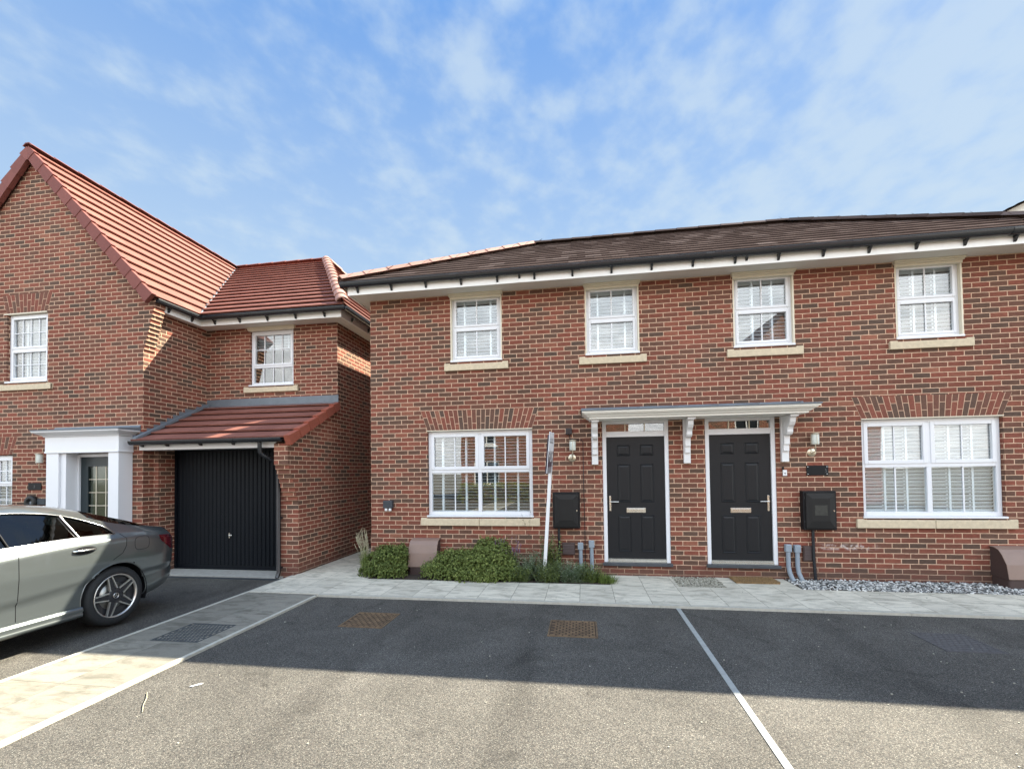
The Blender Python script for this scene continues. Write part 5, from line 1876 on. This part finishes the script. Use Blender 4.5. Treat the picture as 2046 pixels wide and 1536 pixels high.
# side glass and doors
pill = [3.440, 4.035]
names = ['side_window', 'side_window', 'quarter_window']
for sgn in (1, -1):
    segs = [[], [], []]
    for (i, pts, cy) in gls[sgn]:
        segs[0 if cy < pill[0] else (1 if cy < pill[1] else 2)].append(pts)
    for nm_, sg in zip(names, segs):
        mb = MB()
        for pts in sg:
            q = [(p[0] - sgn * 0.010, p[1], p[2]) for p in pts]
            mb.poly(q if sgn > 0 else q[::-1], smooth=True)
        mb.build(nm_, 'carglass', car)
    # bright trim round the glasshouse
    top_l, bot_l = [], []
    for y in [2.22 + 0.05 * k for k in range(45)]:
        if y > 4.44: break
        w0 = W_(y)
        top_l.append((CXc + sgn * (w0 - i_wt(y) * w0 / HW + 0.002), y, z_wt(y) + 0.004))
        bot_l.append((CXc + sgn * (w0 - i_blt(y) * w0 / HW + 0.003), y, z_blt(y) - 0.002))
    mb = MB()
    mb.tube(top_l, 0.0065, 6)
    mb.build('window_trim', 'carchrome', car)
    mb = MB()
    mb.tube(bot_l + [(top_l[-1][0], 4.452, 1.052)], 0.0055, 6)
    mb.build('window_trim', 'carchrome', car)
    for k, yp in enumerate(pill):
        mb = MB()
        sl_ = 0.055 if k else 0.04
        pb = (CXc + sgn * (W_(yp) - i_blt(yp) + 0.002), yp + sl_ * .3, z_blt(yp))
        pt = (CXc + sgn * (W_(yp - sl_) - i_wt(yp - sl_) + 0.002), yp - sl_, z_wt(yp - sl_))
        for o_ in (0.0,):
            mb.tube([pb, pt], 0.010 if k else 0.007, 6)
        mb.build('pillar_trim', 'carchrome' if k else 'blackm', car)
    # door shuts
    def side_pt(y, z, off=0.0015):
        c, _ = column(y)
        for (a, b) in zip(c[:-1], c[1:]):
            if a[1] <= z <= b[1]:
                t = (z - a[1]) / (b[1] - a[1] + 1e-9)
                return (CXc + sgn * (a[0] + (b[0] - a[0]) * t + off), y, z)
        return (CXc + sgn * (c[0][0] + off), y, z)
    shut = [(4.475, 1.040), (4.505, .985), (4.490, .90), (4.44, .80), (4.33, .755), (4.20, .70)]
    shut = [(4.478, 1.04), (4.520, 0.985), (4.515, 0.90), (4.47, 0.825), (4.36, 0.765)]
    fine = []
    for (a, b) in zip(shut[:-1], shut[1:]):
        for k in range(5):
            fine.append((a[0] + (b[0] - a[0]) * k / 5, a[1] + (b[1] - a[1]) * k / 5))
    mb = MB()
    mb.tube([side_pt(y, z, 0.0) for y, z in fine + [shut[-1]]], 0.003, 5)
    mb.build('door_shut', 'blackm', car)
    mb = MB()
    mb.tube([side_pt(3.50 - 0.06 * (z - 1.04) * 0, z, 0.0) for z in [1.04 - 0.03 * k for k in range(24)]], 0.003, 5)
    mb.build('door_shut', 'blackm', car)
    mb = MB()
    mb.tube([side_pt(2.33, z, 0.0) for z in [0.98 - 0.03 * k for k in range(22)]], 0.003, 5)
    mb.build('door_shut', 'blackm', car)
    # sill blade
    mb = MB()
    rows = []
    for y in [2.10 + 0.1 * k for k in range(20)] + [4.055]:
        x = CXc + sgn * (W_(y) - 0.012)
        rows.append([(x - sgn * 0.05, y, 0.335), (x, y, 0.325), (x + sgn * 0.012, y, 0.295), (x - sgn * 0.004, y, 0.270), (x + sgn * 0.006, y, 0.262), (x + sgn * 0.004, y, 0.232), (x - sgn * 0.06, y, 0.222)])
    mb.grid(rows)
    mb.poly(rows[-1]); mb.poly(rows[0][::-1])
    mb.build('sill_blade', 'paint', car)
    # door handles
    for yh, zh in ((4.065, 0.922), (3.06, 0.905)):
        mb = MB()
        x = side_pt(yh, zh)[0]
        rr = []
        for k in range(13):
            a = math.pi * k / 12
            yy = yh - 0.105 * math.cos(a)
            rr.append((x - sgn * 0.002 + sgn * 0.026 * math.sin(a) ** 0.6, yy, zh + 0.002 * math.cos(a)))
        mb.tube(rr, 0.012, 8)
        hnd = mb.build('door_handle', 'carchrome', car)
        mb = MB()
        el = [(x + sgn * 0.003, yh + 0.118 * math.cos(2 * math.pi * k / 28), zh + 0.040 * math.sin(2 * math.pi * k / 28)) for k in range(28)]
        mb.poly(el if sgn > 0 else el[::-1])
        mb.build('handle_recess', 'blackm', hnd)
    # wheel arches
    for (a, b) in WC:
        mb = MB()
        pth = []
        for k in range(33):
            t = R(-12 + 204 * k / 32)
            y, z = a + WR * math.cos(t), b + WR * math.sin(t)
            pth.append(side_pt(y, max(z, 0.235), -0.004))
        mb.tube(pth, 0.0085, 6)
        mb.build('arch_lip', 'paint', car)
        mb = MB()
        rows = []
        for k in range(25):
            t = R(-20 + 220 * k / 24)
            y, z = a + (WR - 0.002) * math.cos(t), b + (WR - 0.002) * math.sin(t)
            rows.append([(CXc + sgn * (W_(y) - 0.025), y, z), (CXc + sgn * 0.55, y, z)])
        mb.grid(rows)
        mb.poly([r[1] for r in rows])
        mb.build('wheel_well', 'blackm', car)
    # wheels
    for (a, b) in WC:
        xo = CXc + sgn * (W_(a) - 0.030)
        s_ = sgn
        wt = MB()
        wt.lathe([(0.235, -s_ * 0.21), (0.238, -s_ * 0.02)], (xo, a, b), 'X', 48)
        wt.lathe([(0.236, -s_ * 0.055), (0.03, -s_ * 0.070), (0.0, -s_ * 0.070)], (xo, a, b), 'X', 48)
        wh = wt.build('wheel', 'dark_alloy', car)
        mb = MB()
        mb.lathe([(0.236, -s_ * 0.02), (0.243, -s_ * 0.004), (0.262, 0.0), (0.300, -s_ * 0.006), (0.318, -s_ * 0.022), (0.326, -s_ * 0.045), (0.328, -s_ * 0.12), (0.326, -s_ * 0.19), (0.30, -s_ * 0.215), (0.24, -s_ * 0.215)], (xo, a, b), 'X', 64)
        mb.build('tyre', 'tyre', wh)
        mb = MB()
        mb.lathe([(0.150, -s_ * 0.062), (0.150, -s_ * 0.058), (0.06, -s_ * 0.058)], (xo, a, b), 'X', 40)
        mb.build('brake_disc', 'disc', wh)
        mb = MB()
        mb.lathe([(0.226, -s_ * 0.030), (0.228, -s_ * 0.006), (0.240, -s_ * 0.002), (0.244, -s_ * 0.012)], (xo, a, b), 'X', 64)

        def bar(p, q, wdt, x_0, x_1):
            p, q = Vector((0, p[0], p[1])), Vector((0, q[0], q[1]))
            dd = (q - p).normalized()
            nn = Vector((0, -dd.z, dd.y)) * wdt / 2
            A_ = [p + nn, q + nn, q - nn, p - nn]
            f0 = [Vector((x_0, a, b)) + v for v in A_]
            f1 = [Vector((x_1, a, b)) + v for v in A_]
            mb.grid([f0, f1], closed=True, smooth=False)
            mb.poly(f1); mb.poly(f0[::-1])
        for k in range(5):
            th = R(90 + 72 * k + 17)
            for e in (-1, 1):
                t1 = th + e * R(5.5)
                t0 = th + e * R(36)
                inner_ = (0.062 * math.cos(t0), 0.062 * math.sin(t0))
                inner2 = (0.075 * math.cos(t0), 0.075 * math.sin(t0))
                mid_ = (0.085 * math.cos(th + e * R(27)), 0.085 * math.sin(th + e * R(27)))
                out_ = (0.232 * math.cos(t1), 0.232 * math.sin(t1))
                bar(mid_, out_, 0.0125, xo - s_ * 0.030, xo - s_ * 0.010)
        mb.build('rim', 'alloy', wh)
        mb = MB()
        # dark spokes filling between the bright edges
        for k in range(5):
            th = R(90 + 72 * k + 17)
            bar((0.03 * math.cos(th), 0.03 * math.sin(th)), (0.232 * math.cos(th), 0.232 * math.sin(th)), 0.040, xo - s_ * 0.034, xo - s_ * 0.016)
        mb.lathe([(0.0, -s_ * 0.014), (0.050, -s_ * 0.014), (0.085, -s_ * 0.018), (0.088, -s_ * 0.032)], (xo, a, b), 'X', 30)
        mb.build('spoke_core', 'dark_alloy', wh)
        mb = MB()
        mb.lathe([(0.026, -s_ * 0.0135), (0.026, -s_ * 0.006), (0.030, -s_ * 0.006), (0.030, -s_ * 0.0135)], (xo, a, b), 'X', 30)
        for k in range(3):
            th = R(90 + 120 * k)
            bar((0, 0), (0.027 * math.cos(th), 0.027 * math.sin(th)), 0.006, xo - s_ * 0.0135, xo - s_ * 0.008)
        mb.build('hub_cap', 'alloy', wh)
    # tail lamp wrapping the corner
    mb = MB()
    rows = []
    for k in range(15):
        y = 4.965 + (5.44 - 4.965) * k / 14
        c = min(1.0, k / 6.0)
        zt_, zb_ = z_shl(y) + 0.012 - 0.010 * (1 - c), z_shl(y) - 0.055 - 0.105 * c
        if k == 0: zb_ = zt_ - 0.03
        rows.append([side_pt(y, zb_ + (zt_ - zb_) * m_ / 5, 0.0045) for m_ in range(6)])
    mb.grid(rows)
    mb.build('tail_lamp', 'red', car)
    # fuel flap outline on the visible side
    if sgn > 0:
        mb = MB()
        ol = []
        for k in range(33):
            t = 2 * math.pi * k / 32
            cx_, cz_ = math.cos(t), math.sin(t)
            y = 4.715 + 0.095 * (abs(cx_) ** 0.6) * (1 if cx_ > 0 else -1)
            z = 0.905 + 0.078 * (abs(cz_) ** 0.6) * (1 if cz_ > 0 else -1)
            ol.append(side_pt(y, z, 0.0))
        mb.tube(ol, 0.0022, 5)
        mb.build('fuel_flap', 'blackm', car)
        mb = MB()
        mb.box(CXc + 0.85, CXc + 1.02, 2.42, 2.52, 1.02, 1.14)
        mb.build('door_mirror', 'paint', car, bevel=0.03)
    # headlamp
    mb = MB()
    rows = []
    for k in range(8):
        y = 0.90 + 0.40 * k / 7
        zb_, zt_ = z_mid(y) - 0.0, z_shl(y) + 0.01
        rows.append([side_pt(y, zb_ + (zt_ - zb_) * m_ / 3, 0.004) for m_ in range(4)])
    mb.grid(rows)
    mb.build('headlamp', 'carglass', car)
mb = MB()
mb.box(CXc - 0.26, CXc + 0.26, 5.462, 5.470, 0.60, 0.712)
mb.build('number_plate', 'signw', car)
mb = MB()
mb.box(CXc - 0.62, CXc + 0.62, 1.3, 4.9, 0.19, 0.26)
mb.box(CXc - 0.70, CXc + 0.70, 2.3, 4.3, 0.265, 0.55)
mb.build('underbody', 'blackm', car)
for yy, tl in ((2.9, 0), (3.75, 0)):
    mb = MB()
    mb.box(CXc - 0.62, CXc + 0.62, yy, yy + 0.14, 0.5, 1.02)
    mb.box(CXc - 0.50, CXc - 0.20, yy + 0.02, yy + 0.12, 1.03, 1.20)
    mb.box(CXc + 0.20, CXc + 0.50, yy + 0.02, yy + 0.12, 1.03, 1.20)
    mb.build('seat_row', 'blackm', car, bevel=0.03)
reset()

# =================================================================== PLANTS IN THE BED
def leaf(mb, c, d, n, L, Wd, sh, fold=0.15):
    """small pointed leaf from c along d, normal n"""
    s = d.cross(n).normalized()
    p = [c, c + d * L * 0.45 + s * Wd / 2 + n * fold * Wd, c + d * L, c + d * L * 0.45 - s * Wd / 2 + n * fold * Wd]
    b = len(mb.v)
    mb.v += [tuple(q) for q in p]
    mb.f.append((b, b + 1, b + 2, b + 3))
    mb.sh.append(sh); mb.mi.append(0); mb.smooth.append(False)


def rvec():
    while True:
        v = Vector((random.uniform(-1, 1), random.uniform(-1, 1), random.uniform(-1, 1)))
        if 0.05 < v.length < 1: return v.normalized()


def lobes_foliage(mb, lobes, dens, L, Wd, rosette=6, shade0=0.0):
    """clusters of leaves over and inside ellipsoid lobes (cx,cy,cz,rx,ry,rz)"""
    for (cx, cy, cz, rx, ry, rz) in lobes:
        n = int(dens * (rx * ry + ry * rz + rx * rz) * 4.2)
        for _ in range(n):
            d = rvec()
            if d.z < -0.35: d.z = -d.z
            k = random.choice((1.0, 1.0, 0.95, 0.8, 0.6)) * random.uniform(0.84, 1.10 + (0.22 if random.random() < 0.10 else 0))
            p = Vector((cx + d.x * rx * k, cy + d.y * ry * k, cz + d.z * rz * k))
            if p.z < 0.03: p.z = random.uniform(0.03, 0.08)
            if p.y > 7.395: p.y = 7.395
            out = (d + rvec() * 0.45 + Vector((0, 0, 0.25))).normalized()
            a = out.orthogonal().normalized()
            b = out.cross(a)
            base_s = min(1.0, max(0.0, random.gauss(0.5 + shade0, 0.2)))
            t0 = random.uniform(0, 6.28)
            for r_ in range(rosette):
                t = t0 + 6.283 * r_ / rosette
                dd = (a * math.cos(t) + b * math.sin(t) + out * random.uniform(0.35, 1.2)).normalized()
                leaf(mb, p, dd, out, L * random.uniform(0.7, 1.2), Wd * random.uniform(0.8, 1.2), min(1, max(0, base_s + random.uniform(-0.12, 0.12))))


def shrub(name, label, lobes, dens, L, Wd, loc, mat_='leaf', ros=6, group=None, shade0=0.0):
    t = thing(name, loc, label, 'shrub', group)
    mb = MB()
    lobes_foliage(mb, lobes, dens, L, Wd, ros, shade0)
    for (cx, cy, cz, rx, ry, rz) in lobes:
        for _ in range(int(26 * rx / 0.25)):
            a_ = random.uniform(0, 6.28)
            q_ = math.sqrt(random.random())
            p0 = Vector((cx + rx * q_ * math.cos(a_), min(7.38, cy + ry * q_ * math.sin(a_)), cz + rz * math.sqrt(max(0, 1 - q_ * q_)) * 0.9))
            dd = (Vector((math.cos(a_) * 0.5 * q_, math.sin(a_) * 0.5 * q_ - 0.1, 1.0)) + rvec() * 0.4).normalized()
            hh = random.uniform(0.03, 0.10)
            for k in range(9):
                leaf(mb, p0 + dd * hh * k / 8, (Vector((math.cos(k * 2.4), math.sin(k * 2.4), 0.6)) + dd * 0.5).normalized(), dd, L * random.uniform(0.6, 1.0), Wd * 0.9, min(1, random.uniform(0.4, 1.0)))
    mb.build('foliage', mat_, t)
    mb = MB()
    for (cx, cy, cz, rx, ry, rz) in lobes:
        for _ in range(5):
            d = rvec()
            e = Vector((cx + d.x * rx * 0.7, cy + d.y * ry * 0.6, cz + abs(d.z) * rz * 0.7))
            b0 = Vector((cx + random.uniform(-0.06, 0.06), cy + 0.02, 0.01))
            mb.tube([b0, b0.lerp(e, 0.5) + Vector((0, 0, 0.03)), e], 0.006, 5, r2=0.003)
    mb.build('stem', 'stem', t)
    reset()
    return t


shrub('shrub', 'low green rounded shrub left of the brown curved cover, at the house corner',
      [(-3.36, 7.13, 0.16, 0.24, 0.22, 0.24), (-3.12, 7.12, 0.20, 0.22, 0.24, 0.27), (-2.99, 7.14, 0.24, 0.13, 0.20, 0.27), (-3.46, 6.98, 0.08, 0.17, 0.13, 0.14), (-3.22, 6.92, 0.09, 0.25, 0.13, 0.17), (-2.98, 6.95, 0.08, 0.15, 0.13, 0.15), (-3.30, 7.25, 0.28, 0.2, 0.12, 0.2)],
      1750, 0.023, 0.014, (-3.2, 7.1, 0), shade0=-0.06)
shrub('shrub', 'widest green shrub under the left ground floor window',
      [(-2.32, 7.00, 0.10, 0.26, 0.20, 0.19), (-2.15, 7.10, 0.17, 0.25, 0.22, 0.26), (-1.90, 7.05, 0.18, 0.28, 0.25, 0.27), (-1.62, 7.02, 0.22, 0.28, 0.28, 0.28), (-1.38, 7.08, 0.24, 0.25, 0.25, 0.28), (-1.55, 7.20, 0.40, 0.21, 0.15, 0.22), (-1.33, 7.18, 0.38, 0.18, 0.16, 0.22),
       (-1.75, 6.83, 0.08, 0.34, 0.13, 0.15), (-1.35, 6.83, 0.09, 0.28, 0.13, 0.16), (-1.18, 7.10, 0.16, 0.16, 0.22, 0.22), (-2.12, 6.88, 0.09, 0.22, 0.12, 0.13), (-1.50, 6.78, 0.06, 0.2, 0.08, 0.1)],
      1750, 0.023, 0.014, (-1.8, 7.0, 0), shade0=0.05)
# flower spikes at the right of the wide shrub
t = thing('lavender', (-1.2, 7.1, 0), 'thin mauve flower spikes rising at the right end of the widest shrub', 'plant')
mb = MB(); mf = MB()
for _ in range(34):
    x, y = random.uniform(-1.45, -0.98), random.uniform(6.98, 7.28)
    lx, h = random.uniform(-0.03, 0.14), random.uniform(0.42, 0.66)
    p0, p1 = Vector((x, y, 0.2)), Vector((x + lx, y - random.uniform(0, 0.05), h))
    mb.tube([p0, p0.lerp(p1, 0.5) + Vector((-0.01, 0, 0)), p1], 0.0022, 4)
    for k in range(7):
        q = p0.lerp(p1, 0.82 + 0.03 * k)
        for _k in range(3):
            leaf(mf, q, (rvec() + Vector((0, 0, 1))).normalized(), rvec(), 0.016, 0.010, 0.5)
mb.build('stem', 'leafg', t)
fo = mf.build('flower_spikes', 'mauve', t)
fo['kind'] = 'stuff'
reset()


def blades(mb, x, y, z, n, h, spread, wd, lean=(0, 0), shf=None):
    for _ in range(n):
        a = random.uniform(0, 6.28)
        r_ = random.uniform(0, 1) ** 0.5 * spread
        bx, by = x + r_ * math.cos(a) * 0.5, y + r_ * math.sin(a) * 0.5
        hh = h * random.uniform(0.5, 1.1)
        tx, ty = bx + math.cos(a) * spread * random.uniform(0.1, 0.8) + lean[0] * hh, by + math.sin(a) * spread * random.uniform(0.1, 0.7) + lean[1] * hh
        s = Vector((math.sin(a), -math.cos(a), 0)) * wd / 2
        b0, m_, t_ = Vector((bx, by, z)), Vector(((bx * 0.7 + tx * 0.3), (by * 0.7 + ty * 0.3), z + hh * 0.6)), Vector((tx, ty, z + hh))
        sh = random.random()
        mb.poly([b0 - s, b0 + s, m_ + s * 0.8, m_ - s * 0.8], sh=sh)
        mb.poly([m_ - s * 0.8, m_ + s * 0.8, t_], sh=sh)


# seeding grass at the corner
t = thing('grass_tuft', (-3.62, 7.12, 0.03), 'tall tuft of grass with pale seed heads at the house corner', 'grass tuft')
mb = MB()
blades(mb, -3.60, 7.12, 0.02, 130, 0.46, 0.13, 0.007, lean=(-0.10, 0))
mb.build('grass_blades', 'grassb', t)
mb = MB()
mh = MB()
for _ in range(30):
    x, y = -3.60 + random.uniform(-0.05, 0.07), 7.12 + random.uniform(-0.06, 0.06)
    lx = random.uniform(-0.20, 0.04)
    h = random.uniform(0.56, 0.80) - abs(lx + 0.05) * 0.5
    p0, p1 = Vector((x, y, 0.03)), Vector((x + lx, y + random.uniform(-0.05, 0.05), h))
    mid = p0.lerp(p1, 0.6) + Vector((0.02, 0, 0.02))
    mb.tube([p0, mid, p1], 0.0018, 4)
    dd = (p1 - mid).normalized()
    for k in range(26):
        q = mid.lerp(p1, 0.45 + 0.55 * k / 25)
        leaf(mh, q, (dd + rvec() * 0.5).normalized(), rvec(), 0.022, 0.006, random.random())
mb.build('stem', 'straw', t)
mh.build('seed_head', 'straw', t)
reset()


def weed(name, label, x, y, n, h, spread, L, Wd, mat_, leafy=12, curl=0.3):
    t = thing(name, (x, y, 0), label, 'weed', 'weeds in the bed beside the left door')
    ms, ml = MB(), MB()
    for _ in range(n):
        a = random.uniform(0, 6.28)
        bx, by = x + random.uniform(-spread, spread) * 0.6, min(7.36, y + random.uniform(-spread, spread) * 0.5)
        e = Vector((bx + math.cos(a) * spread * 0.5, min(7.38, by + math.sin(a) * spread * 0.35), h * random.uniform(0.45, 1.05)))
        p0 = Vector((bx, by, 0.01))
        ms.tube([p0, p0.lerp(e, 0.5) + Vector((random.uniform(-.02, .02), 0, 0.02)), e], 0.003, 4, r2=0.0015)
        for k in range(leafy):
            q = p0.lerp(e, 0.12 + 0.88 * k / leafy)
            d = (Vector((math.cos(k * 2.4), math.sin(k * 2.4), random.uniform(-0.1, 0.8)))).normalized()
            leaf(ml, q, d, Vector((0, 0, 1)) + rvec() * curl, L * random.uniform(0.6, 1.2) * (1.15 - 0.5 * k / leafy), Wd * random.uniform(0.7, 1.2), random.random())
    ms.build('stem', 'leafg', t)
    ml.build('foliage', mat_, t)
    reset()


weed('weed', 'tall leafy weed right beside the leaning white post', -0.52, 7.20, 40, 0.70, 0.17, 0.070, 0.032, 'leaf', 20)
weed('weed', 'straggly grey green weed just left of the leaning white post', -0.80, 7.05, 80, 0.46, 0.24, 0.050, 0.019, 'leafg', 18)
weed('weed', 'low bright green weed between the widest shrub and the white post', -0.98, 6.92, 80, 0.26, 0.20, 0.055, 0.024, 'leaf', 12)
weed('weed', 'bushy weed at the foot of the leaning white post', -0.55, 6.95, 110, 0.34, 0.24, 0.048, 0.020, 'leaf', 14)
weed('weed', 'silvery leaved weed in front of the two grey pipes', -0.20, 6.98, 130, 0.34, 0.25, 0.045, 0.020, 'leafg', 14)
weed('weed', 'green weed at the foot of the taller grey pipe', 0.06, 6.98, 110, 0.30, 0.20, 0.045, 0.018, 'leaf', 12)
t = thing('grass_tuft', (0.25, 6.95, 0.02), 'low spreading tuft of green grass at the right end of the planting bed', 'grass tuft')
mb = MB()
for (x, y, n, h, s) in ((0.12, 6.97, 150, 0.17, 0.16), (0.28, 6.93, 170, 0.15, 0.18), (0.40, 6.92, 120, 0.12, 0.18), (0.20, 7.10, 90, 0.15, 0.15), (0.33, 7.08, 80, 0.09, 0.16)):
    blades(mb, x, y, 0.018, n, h, s, 0.005)
mb.build('grass_blades', 'grassb', t)
reset()
t = thing('dry_vine', (-0.85, 7.30, 0), 'thin dry stems straggling up in front of the left window corner', 'vine')
mb = MB(); ml = MB()
for (x0_, x1_, h) in ((-0.92, -0.99, 1.02), (-0.86, -0.84, 1.08), (-0.88, -0.93, 0.86), (-0.80, -0.76, 0.62), (-0.84, -0.88, 0.70)):
    pts = [Vector((x0_ + 0.1, 7.15, 0.05)), Vector((x0_ + 0.06, 7.25, h * 0.4)), Vector((x0_ - 0.0, 7.30, h * 0.75)), Vector((x1_, 7.28, h))]
    mb.tube(pts, 0.0026, 4, r2=0.0014)
    for k in range(5):
        q = pts[2].lerp(pts[3], random.random())
        leaf(ml, q, rvec(), rvec(), 0.030, 0.012, random.random() * 0.3)
mb.build('stem', 'stem', t)
ml.build('dead_leaf', 'stem', t)
reset()

# =================================================================== HOUSES ACROSS THE ROAD AND NEXT DOOR
def plain_house(name, label, x0, x1, yf, yb, eave, ridge, front, wins, door=None, roofmat='terra', brick='brick_o', hip=False, gable_front=False):
    """front=+1: front wall faces +Y (towards the photographed houses); -1 faces -Y"""
    t = thing(name, ((x0 + x1) / 2, yf, 0), label, 'house')
    yn, yo = yf, yb
    ops_ = [(a, b, c, d_) for (a, b, c, d_) in wins] + ([(door[0], door[1], 0.1, 2.2)] if door else [])
    mb = MB()
    wall_y(mb, x0, x1, -0.1, eave, yf, ops_, 0.1, facing=1 if front > 0 else -1)
    mb.poly([(x0, yf, -0.1), (x0, yf, eave), (x0, yb, eave), (x0, yb, -0.1)])
    mb.poly([(x1, yf, -0.1), (x1, yb, -0.1), (x1, yb, eave), (x1, yf, eave)])
    mb.poly([(x0, yb, -0.1), (x0, yb, eave), (x1, yb, eave), (x1, yb, -0.1)])
    xm_, ym_ = (x0 + x1) / 2, (yf + yb) / 2
    if gable_front:
        for yy in (yf, yb):
            mb.poly([(x0, yy, eave), (x1, yy, eave), (xm_, yy, ridge)])
    elif not hip:
        for xx in (x0, x1):
            mb.poly([(xx, yf, eave), (xx, yb, eave), (xx, ym_, ridge)])
    mb.build('wall', brick, t)
    o_ = 0.3
    mb = MB()
    lo_y, hi_y = min(yf, yb) - o_, max(yf, yb) + o_
    if gable_front:
        p = (ridge - eave) / ((x1 - x0) / 2)
        ze = eave - p * 0.25
        for sg, xe in ((1, x0 - 0.25), (-1, x1 + 0.25)):
            q = [(xe, hi_y, ze), (xe, lo_y, ze), (xm_, lo_y, ridge), (xm_, hi_y, ridge)]
            if sg < 0: q = [(xe, lo_y, ze), (xe, hi_y, ze), (xm_, hi_y, ridge), (xm_, lo_y, ridge)]
            tiles(mb, q, Vector(q[1]) - Vector(q[0]), Vector(q[2]) - Vector(q[1]), 0.32, 0.6, 0.025)
    else:
        p = (ridge - eave) / ((yb - yf) / 2 if yb > yf else (yf - yb) / 2)
        ze = eave - p * o_
        hx = (hi_y - lo_y) / 2 if hip else 0
        xa, xb_ = x0 - 0.2, x1 + 0.2
        for q in ([(xa, lo_y, ze), (xb_, lo_y, ze), (xb_ - hx, ym_, ridge), (xa + hx, ym_, ridge)], [(xb_, hi_y, ze), (xa, hi_y, ze), (xa + hx, ym_, ridge), (xb_ - hx, ym_, ridge)]):
            e_ = Vector(q[1]) - Vector(q[0])
            n_ = Vector((0, 1 if q[0][1] < ym_ else -1, p))
            tiles(mb, q, e_, n_, 0.32, 0.6, 0.025)
        if hip:
            ph = (ridge - ze) / hx
            tiles(mb, [(xa, hi_y, ze), (xa, lo_y, ze), (xa + hx, ym_, ridge)], (0, -1, 0), (1, 0, ph), 0.32, 0.6, 0.025)
            tiles(mb, [(xb_, lo_y, ze), (xb_, hi_y, ze), (xb_ - hx, ym_, ridge)], (0, 1, 0), (-1, 0, ph), 0.32, 0.6, 0.025)
    mb.build('roof', roofmat, t)
    s = 1 if front > 0 else -1
    for (a, b, c, d_) in wins:
        mb = MB()
        ya, yb2 = yf - s * 0.09, yf - s * 0.03
        ring(mb, a, b, c, d_, min(ya, yb2), max(ya, yb2), 0.07)
        mb.box((a + b) / 2 - 0.03, (a + b) / 2 + 0.03, min(ya, yb2) + 0.001, max(ya, yb2) - 0.001, c + 0.071, d_ - 0.071)
        mb.box(a - 0.1, b + 0.1, min(yf, yf + s * 0.06), max(yf, yf + s * 0.06), c - 0.13, c - 0.01)
        w2 = mb.build('window', 'white', t)
        mb = MB()
        mb.box(a + 0.07, b - 0.07, yf - s * 0.075 - 0.003, yf - s * 0.075 + 0.003, c + 0.07, d_ - 0.07)
        mb.build('pane', 'darkglass', w2)
    if door:
        a, b = door
        mb = MB()
        mb.box(a, b, yf - s * 0.06 - 0.02, yf - s * 0.06 + 0.02, 0.1, 2.2)
        d2 = mb.build('door_leaf', 'door', t)
        mb = MB()
        for (p, q) in ((a - 0.28, a - 0.02), (b + 0.02, b + 0.28)):
            mb.box(p, q, min(yf, yf + s * 0.2), max(yf, yf + s * 0.2), 0, 2.25)
        mb.box(a - 0.4, b + 0.4, min(yf, yf + s * 0.35), max(yf, yf + s * 0.35), 2.251, 2.55)
        mb.build('portico', 'white', t)
    reset()
    return t


M['darkglass'] = simple("dark_window", (0.02, 0.025, 0.03), 0.08, spec=0.8)
plain_house('opposite_house', 'brick house with white door surround, only seen reflected in the left ground floor window', -7.2, 2.6, -11.5, -19, 5.0, 8.2, 1,
            [(-6.4, -4.9, 0.95, 2.3), (-2.9, -1.5, 0.95, 2.3), (-6.2, -5.1, 3.3, 4.5), (-2.7, -1.6, 3.3, 4.5), (0.3, 1.3, 3.3, 4.5)], (0.2, 1.15), 'terra')
plain_house('opposite_house', 'brick gabled house with white windows, only seen reflected in the right windows', 6.0, 13.5, -8.0, -17, 5.0, 9.4, 1,
            [(7.0, 8.6, 0.95, 2.3), (10.9, 12.5, 0.95, 2.3), (7.2, 8.3, 3.3, 4.5), (11.2, 12.3, 3.3, 4.5)], (9.3, 10.2), 'terra', gable_front=True)
plain_house('neighbouring_house', 'next house along the row on the right, out of view but shading the drive', 7.38, 15.1, 7.85, 13.9, 5.0, 6.9, -1,
            [(9, 10.5, 0.95, 2.3), (12.5, 14, 0.95, 2.3)], (11.0, 11.9), 'brown', 'brick_r', hip=True)
plain_house('tall_house', 'taller house whose sloping roof edge peeps over the far right roof', 10.2, 21.8, 17.4, 26, 8.35, 11.07, -1, [(12, 13, 4.5, 5.8)], None, 'brown', 'soffit', gable_front=True)
t = thing('hedge', (-3.9, -9.6, 0), 'yellow green hedge across the road, seen only as a reflection', 'hedge')
mb = MB()
for _ in range(5200):
    p = Vector((random.uniform(-6.8, -1.2), random.uniform(-10.3, -9.1), random.uniform(0.02, 1.05)))
    leaf(mb, p, rvec(), rvec(), 0.11, 0.07, random.random())
mb.build('foliage', 'hedge', t)
mb = MB(); mb.box(-6.6, -1.4, -10.1, -9.3, 0.0, 0.85)
mb.build('stem', 'stem', t)
reset()
